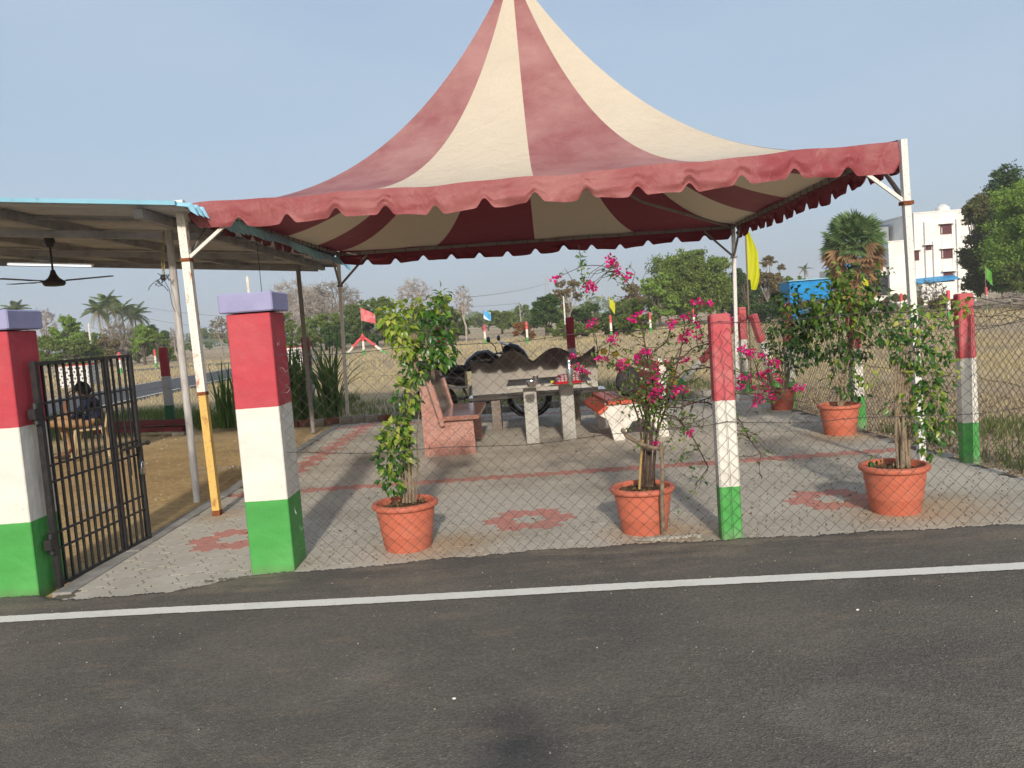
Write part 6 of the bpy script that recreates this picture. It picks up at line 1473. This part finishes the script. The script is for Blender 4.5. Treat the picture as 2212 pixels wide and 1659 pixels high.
# ---------------- white house
Yh = 92
def hx(px, py=600): return at(px, py, Yh).x
x0, x1 = hx(1977, 560), hx(2108, 560); zt_ = at(2040, 455, Yh).z; hw_ = empty('house', ((x0 + x1) / 2, Yh, -.1), 0, 'white three storey house with maroon windows behind the trees on the right', 'house')
hm = simple('house_white', (.82, .79, .74), .85, .1, c2=(.72, .69, .64), sc=.6); mar = simple('window_maroon', (.13, .035, .04), .6, .3); gls = simple('window_dark', (.03, .03, .04), .15, .5)
xc = (x0 + x1) / 2; w3 = x1 - x0
def hb(name, c, d, mt, parent=hw_): mb = MB(); mb.box(c, d); return mb.build(name, mt, parent)
hb('wall', (0, 5, zt_ / 2), (w3, 10, zt_), hm); hb('parapet_top', (0, 5, zt_ + .06), (w3 + .15, 10.15, .12), hm)
xl = hx(1930, 600) - xc; zl = at(1950, 518, Yh).z
hb('wall', ((xl - w3 / 2) / 2, 5.4, zl / 2), (-w3 / 2 - xl + .02, 9, zl), hm); hb('parapet_top', ((xl - w3 / 2) / 2 - .1, 5.4, zl + .06), (-w3 / 2 - xl + .1, 9.15, .12), hm)
xll = hx(1880, 600) - xc; zll = at(1900, 562, Yh).z
hb('wall', ((xll + xl) / 2 - 1.0, 5.6, zll / 2 - .2), (xl - xll + 2.0, 8, zll - .4), hm)
bl_ = simple('roof_sheet_blue', (.05, .30, .58), .5, .3)
mb = MB(); z_ = zll - .4; xa, xb_ = xll - 2.0, xl; mb.add([(xa, 1.3, z_), (xb_, 1.3, z_), (xb_, 9, z_ + .3), (xa, 9, z_ + .3), (xa + 2.2, 5, z_ + 1.35), (xb_ - 1.6, 5, z_ + 1.35)], [(0, 1, 5, 4), (1, 2, 5), (2, 3, 4, 5), (3, 0, 4), (3, 2, 1, 0)]); mb.build('side_roof', bl_, hw_)
# rooftop stair head, tank
hb('stair_head', (xl + 1.2, 6, zl + 1.1), (1.6, 2, 2.2), simple('shade_grey', (.3, .32, .35), .8)); mb = MB(); mb.box((xl + 1.1, 6, zl + 2.25), (2.2, 2.6, .1)); mb.build('stair_roof', simple('roof_slate', (.08, .12, .2), .6), hw_)
mb = MB(); mb.lathe([(.001, zt_ + 1.15), (.35, zt_ + 1.05), (.75, zt_ + .75), (.78, zt_ + .1), (.001, zt_ + .1)], 20, (hx(2067, 450) - xc, 3, 0)); mb.build('water_tank', M['white_far2'], hw_, smooth=True)
mb = MB(); mb.tube([(hx(2052, 450) - xc, 2.5, zt_), (hx(2052, 450) - xc, 2.5, zt_ + 1.2)], .03, 6); mb.build('roof_pipe', M['steel'], hw_)
def win(px, py, wpx, hpx, parent=hw_, shade=True):
    c = at(px, py, Yh); k = Yh / FPX; W2, H2 = wpx * k, hpx * k; cx, cz = c.x - xc, c.z + .1
    mb = MB(); mb.box((cx - W2 / 2 + .05, -.02, cz), (.10, .16, H2)); mb.box((cx + W2 / 2 - .05, -.02, cz), (.10, .16, H2)); mb.box((cx, -.02, cz + H2 / 2 - .05), (W2 - .2, .16, .1)); mb.box((cx, -.02, cz - H2 / 2 + .05), (W2 - .2, .16, .1))
    for t in (-1, 0, 1): mb.box((cx + t * W2 * .22, -.03, cz), (.05, .10, H2 - .2))
    mb.box((cx, -.03, cz), (W2 - .2, .09, .05)); f_ = mb.build('window', mar, parent)
    mb = MB(); mb.box((cx, .0, cz), (W2 - .1, .05, H2 - .1)); mb.build('pane', mar if hpx > 14 else gls, f_)
    if shade: mb = MB(); mb.box((cx, -.25, cz + H2 / 2 + .06), (W2 + .45, .5, .08)); mb.build('sunshade', hm, parent)
for q in ((2043, 495, 24, 21), (2045, 548, 24, 20), (2049, 598, 24, 22), (2004, 535, 15, 10), (1978, 552, 13, 21)): win(*q)
mb = MB(); c = at(1915, 615, Yh); mb.box((c.x - xc, 1.5, c.z + .1), (3.6, .3, 2.2)); mb.build('shop_opening', gls, hw_)
for px, y0_, y1_ in ((1995, 478, 625), (2014, 520, 625), (2064, 472, 630)):
    a, b = at(px, y0_, Yh), at(px + 4, y1_, Yh); mb = MB(); mb.tube([(a.x - xc, -.08, a.z), (a.x - xc, -.08, max(.1, b.z))], .06, 8); mb.build('drain_pipe', simple('pvc_grey', (.42, .40, .42), .5), hw_)
for px in (2033, 2056):
    a = at(px, 490, Yh); b = at(px, 625, Yh); mb = MB(); mb.box((a.x - xc, -.04, (a.z + b.z) / 2), (.12, .08, a.z - b.z)); mb.build('pilaster', hm, hw_)
c = at(2010, 602, Yh); mb = MB(); mb.add([(c.x - xc - 2.2, -1.4, c.z - .35), (c.x - xc + 2.6, -1.4, c.z - .15), (c.x - xc + 2.6, 0, c.z + .35), (c.x - xc - 2.2, 0, c.z + .2), (c.x - xc - 2.2, -1.4, c.z - .40), (c.x - xc + 2.6, -1.4, c.z - .2)], [(0, 1, 2, 3), (4, 5, 1, 0)]); mb.build('awning', bl_, hw_)
hb('porch', (c.x - xc + .3, -.6, (c.z - .4) / 2), (3.8, 1.1, c.z - .4), hm)
# blue shed
Ys = 66; a, b = at(1705, 612, Ys), at(1792, 603, Ys); zt2 = at(1745, 606, Ys).z
bs = empty('blue_shed', (a.x, Ys, 0), -.12, 'bright blue sheet metal shed beyond the fence', 'shed'); L = (b - a).length
bl2 = simple('sheet_blue', (.012, .23, .56), .45, .3, c2=(.02, .28, .62), sc=1); 
mb = MB(); N = 60; v = []
for i in range(N + 1): xx_ = L * 1.25 * i / N; v += [(xx_, .03 * (i % 2), 0), (xx_, .03 * (i % 2), zt2)]
mb.add(v, [(2 * i, 2 * i + 2, 2 * i + 3, 2 * i + 1) for i in range(N)]); mb.box((L * .625, 2, zt2 / 2), (L * 1.24, 3.7, zt2 - .1)); mb.build('wall', bl2, bs)
mb = MB(); mb.box((L * .625, 1.9, zt2 + .06), (L * 1.3, 4.2, .08)); mb.build('roof', M['roof_top'], bs)
# ---------------- poles, tower, wires
def upole(px, ytop, ybase, Y, label, r=.09, cross=False, mt='conc'):
    t = at(px, ytop, Y); mb = MB(); mb.tube([(0, 0, -.1), (0, 0, t.z)], [r * 1.3, r * .8], 8)
    if cross: mb.bar((-.6, 0, t.z - .3), (.6, 0, t.z - .3), .08)
    return tag(mb.build('utility_pole', M[mt], loc=(t.x, Y, 0)), label, 'pole', 'poles beyond the field')
upole(191, 698, 760, 80, 'pale pole beside the bright green tree', mt='white_conc'); upole(1122, 652, 700, 110, 'utility pole right of the rounded olive bush', cross=True)
upole(1217, 640, 700, 70, 'pale thin pole left of the tall bougainvillea shoot', r=.07, mt='white_conc'); upole(215, 640, 745, 160, 'thin mast left of the coconut palms', r=.08); upole(1281 / 1.0 - 3, 640, 700, 90, 'thin pole before the scrub hedge', r=.05)
t_ = at(532, 597, 17.5); mb = MB(); mb.tube([(0, 0, 0), (.0, 0, t_.z)], .035, 8); tag(mb.build('white_pole', M['white_conc'], loc=(t_.x + .02, 17.5, 0)), 'thin white pipe rising behind the right gate pillar', 'pole')
# lattice tower far away
Yt = 520; tc_ = at(1180, 596, Yt); tw = empty('pylon', (tc_.x, Yt, 0), 0, 'faint lattice power pylon on the horizon', 'pylon'); mb = MB(); H_ = tc_.z
for sx in (-1, 1):
    for sy in (-1, 1): mb.bar((2.6 * sx, 2.6 * sy, 0), (.5 * sx, .5 * sy, H_), .22)
for k in range(7):
    z0_, z1_ = H_ * k / 7, H_ * (k + 1) / 7; w0, w1 = 2.6 - 2.1 * k / 7, 2.6 - 2.1 * (k + 1) / 7; mb.bar((-w0, -w0, z0_), (w1, -w1, z1_), .14); mb.bar((w0, -w0, z0_), (-w1, -w1, z1_), .14)
mb.build('lattice', simple('pylon_grey', (.35, .37, .40), .7), tw)
for zf, wd in ((.80, 5), (.90, 4), (.99, 3)): mb = MB(); mb.bar((-wd, 0, H_ * zf), (wd, 0, H_ * zf), .25); mb.build('cross_arm', simple('pylon_arm', (.35, .37, .40), .7), tw)
def pwire(a, b, sag, label, r=.02):
    mb = MB(); mb.tube([a.lerp(b, t) - Vector((0, 0, sag * 4 * t * (1 - t))) for t in np.linspace(0, 1, 14)], r, 3); tag(mb.build('power_line', simple('cable', (.10, .10, .11), .7)), label, 'cable', 'overhead cables')
pwire(at(300, 662, 120), at(640, 690, 95), .4, 'overhead cable crossing above the brown banks at the left'); pwire(at(300, 684, 110), at(520, 712, 95), .3, 'lower overhead cable at the left'); pwire(at(190, 706, 82), at(420, 738, 74), .3, 'sagging cable in front of the palms', .014)
pwire(at(1010, 642, 150), at(1180, 612, 300), .6, 'cable leading right to the faint pylon', .05); pwire(at(880, 660, 150), at(1122, 655, 110), .4, 'cable over the distant trees in the middle', .02)
pwire(at(1915, 528, 88), at(1870, 536, 60), .1, 'cable running to the white house', .02)

# ---------------- grass, weeds, litter
TM['dry'] = leafmat('grass_dry', (.62, .51, .32), (.50, .39, .23), (.36, .33, .17), trans=.3, rough=.8, spec=.1)
TM['weed'] = leafmat('weed_green', (.07, .12, .03), (.15, .19, .06), (.30, .27, .13), trans=.3, rough=.7, spec=.15)
def blades(name, n, xr, yr, h, w_, mat, seed, label, mask=None, lean=.6):
    g = np.random.default_rng(seed); x_ = g.uniform(*xr, n); y_ = g.uniform(*yr, n); 
    cl_ = np.sin(x_ * 1.3 + 2 * np.sin(y_ * .7)) * np.sin(y_ * 1.1 + 1.7 * np.sin(x_ * .9)) + g.normal(0, .4, n); keep = cl_ > -.35
    if mask is not None: keep &= mask(x_, y_)
    x_, y_ = x_[keep], y_[keep]; n = len(x_); hh = h * g.uniform(.35, 1.2, n); a = g.uniform(0, 2 * pi, n); le = g.uniform(.1, 1, n) * lean * hh; b = g.uniform(0, 2 * pi, n)
    B = np.stack([x_, y_, np.full(n, -.04)], 1); S_ = np.stack([np.cos(b), np.sin(b), 0 * b], 1) * w_ / 2; Tp = B + np.stack([np.cos(a) * le, np.sin(a) * le, hh], 1); Md = B + np.stack([np.cos(a) * le * .3, np.sin(a) * le * .3, hh * .6], 1)
    V = np.stack([B - S_, B + S_, Md + S_ * .7, Md - S_ * .7, Tp], 1).reshape(-1, 3); k = (np.arange(n) * 5)[:, None]
    F = np.concatenate([k + [0, 1, 2], k + [0, 2, 3], k + [3, 2, 4]], 1).reshape(-1, 3)
    tag(link_mesh(name, np_mesh(name, V, F, mat)), label, 'grass', kind='stuff')
offlane = lambda x_, y_: np.abs(x_ + 14.3 - np.where(y_ < 20, (20 - y_) * .16, 0)) > 2.5
blades('dry_grass', 60000, (-13, 16), (15.2, 34), .14, .010, TM['dry'], 1, 'short dry grass covering the field behind the fence', offlane)
blades('dry_grass', 26000, (4.2, 16), (5.0, 20), .12, .008, TM['dry'], 2, 'dry grass and litter right of the patio')
blades('dry_grass', 60000, (-40, 40), (34, 75), .20, .03, TM['dry'], 6, 'far dry grass across the open field', offlane)
blades('green_weeds', 9000, (4.2, 7.5), (5.6, 9.5), .13, .012, TM['weed'], 3, 'green weeds outside the right fence', lambda x_, y_: (np.abs(x_ - 4.9) < .9 + .3 * np.sin(y_)))
blades('green_weeds', 26000, (-12, -3.6), (15.0, 19.5), .26, .014, TM['weed'], 4, 'greenish weeds between the sand yard and the lane', offlane)
blades('green_weeds', 5000, (-3.6, 4), (15.3, 18), .18, .012, TM['weed'], 5, 'patchy weeds along the rear fence')
# stones and leaf litter
def pebbles(name, pts, smin, smax, mat, seed, label):
    g = random.Random(seed); mb = MB()
    for x_, y_, z_ in pts:
        r_ = g.uniform(smin, smax); a = g.uniform(0, 6.3); Mx = Matrix.Rotation(a, 3, 'Z'); v = [Mx @ Vector((sx * r_ * g.uniform(.6, 1.1), sy * r_ * g.uniform(.5, .9), sz * r_ * g.uniform(.35, .6))) + Vector((x_, y_, z_ + r_ * .25)) for sz in (-1, 1) for sx, sy in ((-1, -1), (1, -1), (1, 1), (-1, 1))]
        mb.add(v, [(3, 2, 1, 0), (4, 5, 6, 7), (0, 1, 5, 4), (1, 2, 6, 5), (2, 3, 7, 6), (3, 0, 4, 7)])
    tag(mb.build(name, mat), label, 'stones', kind='stuff')
g = random.Random(6)
stone = simple('stone_pale', (.42, .36, .28), .9, .1, c2=(.28, .23, .18), sc=10)
pebbles('gravel', [(g.uniform(-3.6, 3.6), g.triangular(1.6, 5.3, 5.0), .021) for _ in range(260)], .0015, .0045, stone, 1, 'tiny pale grit scattered on the asphalt')
pebbles('gravel', [(g.uniform(4.06, 9), g.uniform(5, 15), -.03) for _ in range(700)] + [(g.uniform(-9, -3.1), g.uniform(5.6, 14.6), -.02) for _ in range(500)],   .004, .016, stone, 2, 'loose stones on the sand and the rough ground')
pebbles('rubble', [(g.uniform(-3.06, 4.1), edge_y(0) - .0 + g.uniform(-.05, .02), .012) for _ in range(0)] + [(g.gauss(-1.9, .08), 5.26 + g.gauss(0, .02), .012) for _ in range(14)], .006, .014, M['asphalt'], 3, 'crumbs of asphalt at the foot of the right pillar')
pts = [gnd(*q) for q in ((982, 1521), (1388, 1313), (1650, 1425))]
pts = pts[:1] + [Vector((-.9, 2.6, 0)), Vector((1.6, 3.9, 0))]
for p, lb in zip(pts, ('small white pebble on the asphalt near the bottom middle', 'small white pebble right of the middle, below the line', 'tiny white pebble further right on the asphalt')):
    mb = MB(); mb.ball((0, 0, .004), .006, 8, sc=(1.5, .9, .8)); tag(mb.build('pebble', M['white_conc'], loc=(p.x, p.y, .02), smooth=True), lb, 'pebble')
M['dead_leaf'] = leafmat('dead_leaf', (.16, .09, .045), (.10, .06, .035), (.24, .16, .08), trans=.1, rough=.8)
g3 = np.random.default_rng(12); n = 520; X = g3.uniform(-2.9, 3.95, n); Yy = g3.uniform(5.6, 14, n) ; k = g3.random(n) < .45 + .5 * (X > 2.2); X, Yy = X[k], Yy[k]; n = len(X)
D = rand_dirs(n, g3); D[:, 2] *= .15; C = np.stack([X, Yy, np.full(n, .008)], 1)
tag(link_mesh('fallen_leaves', leaf_mesh('fallen_leaves', C, D, np.tile([0, 0, 1.], (n, 1)) + g3.normal(0, .25, (n, 3)), .045 * g3.uniform(.4, 1.2, n), .02, M['dead_leaf'], .15)), 'small dead leaves scattered over the pavers', 'leaves', kind='stuff')
n = 5000; X = g3.uniform(4.05, 7, n); Yy = g3.uniform(5.2, 14.5, n); D = rand_dirs(n, g3); D[:, 2] *= .3; C = np.stack([X, Yy, g3.uniform(-.03, .0, n)], 1)
tag(link_mesh('fallen_leaves', leaf_mesh('fallen_leaves', C, D, np.tile([0, 0, 1.], (n, 1)) + g3.normal(0, .3, (n, 3)), .05 * g3.uniform(.4, 1.2, n), .022, M['dead_leaf'], .2)), 'brown leaf litter along the outside of the right fence', 'leaves', kind='stuff')

# ---------------- air: thin even haze round the whole scene
hz = NT('haze_air'); hz.t.nodes.remove(hz.b); vol = hz.n('VolumePrincipled'); vol.inputs['Color'].default_value = (.97, .985, 1.0, 1); vol.inputs['Density'].default_value = .0008; vol.inputs['Anisotropy'].default_value = 0.0
hz.l(vol.outputs[0], hz.out.inputs['Volume'])
mb = MB(); mb.box((0, 0, 21.0), (2900, 2900, 50)); tag(mb.build('haze', hz.m), 'thin haze hanging in the air over the whole field', kind='stuff')
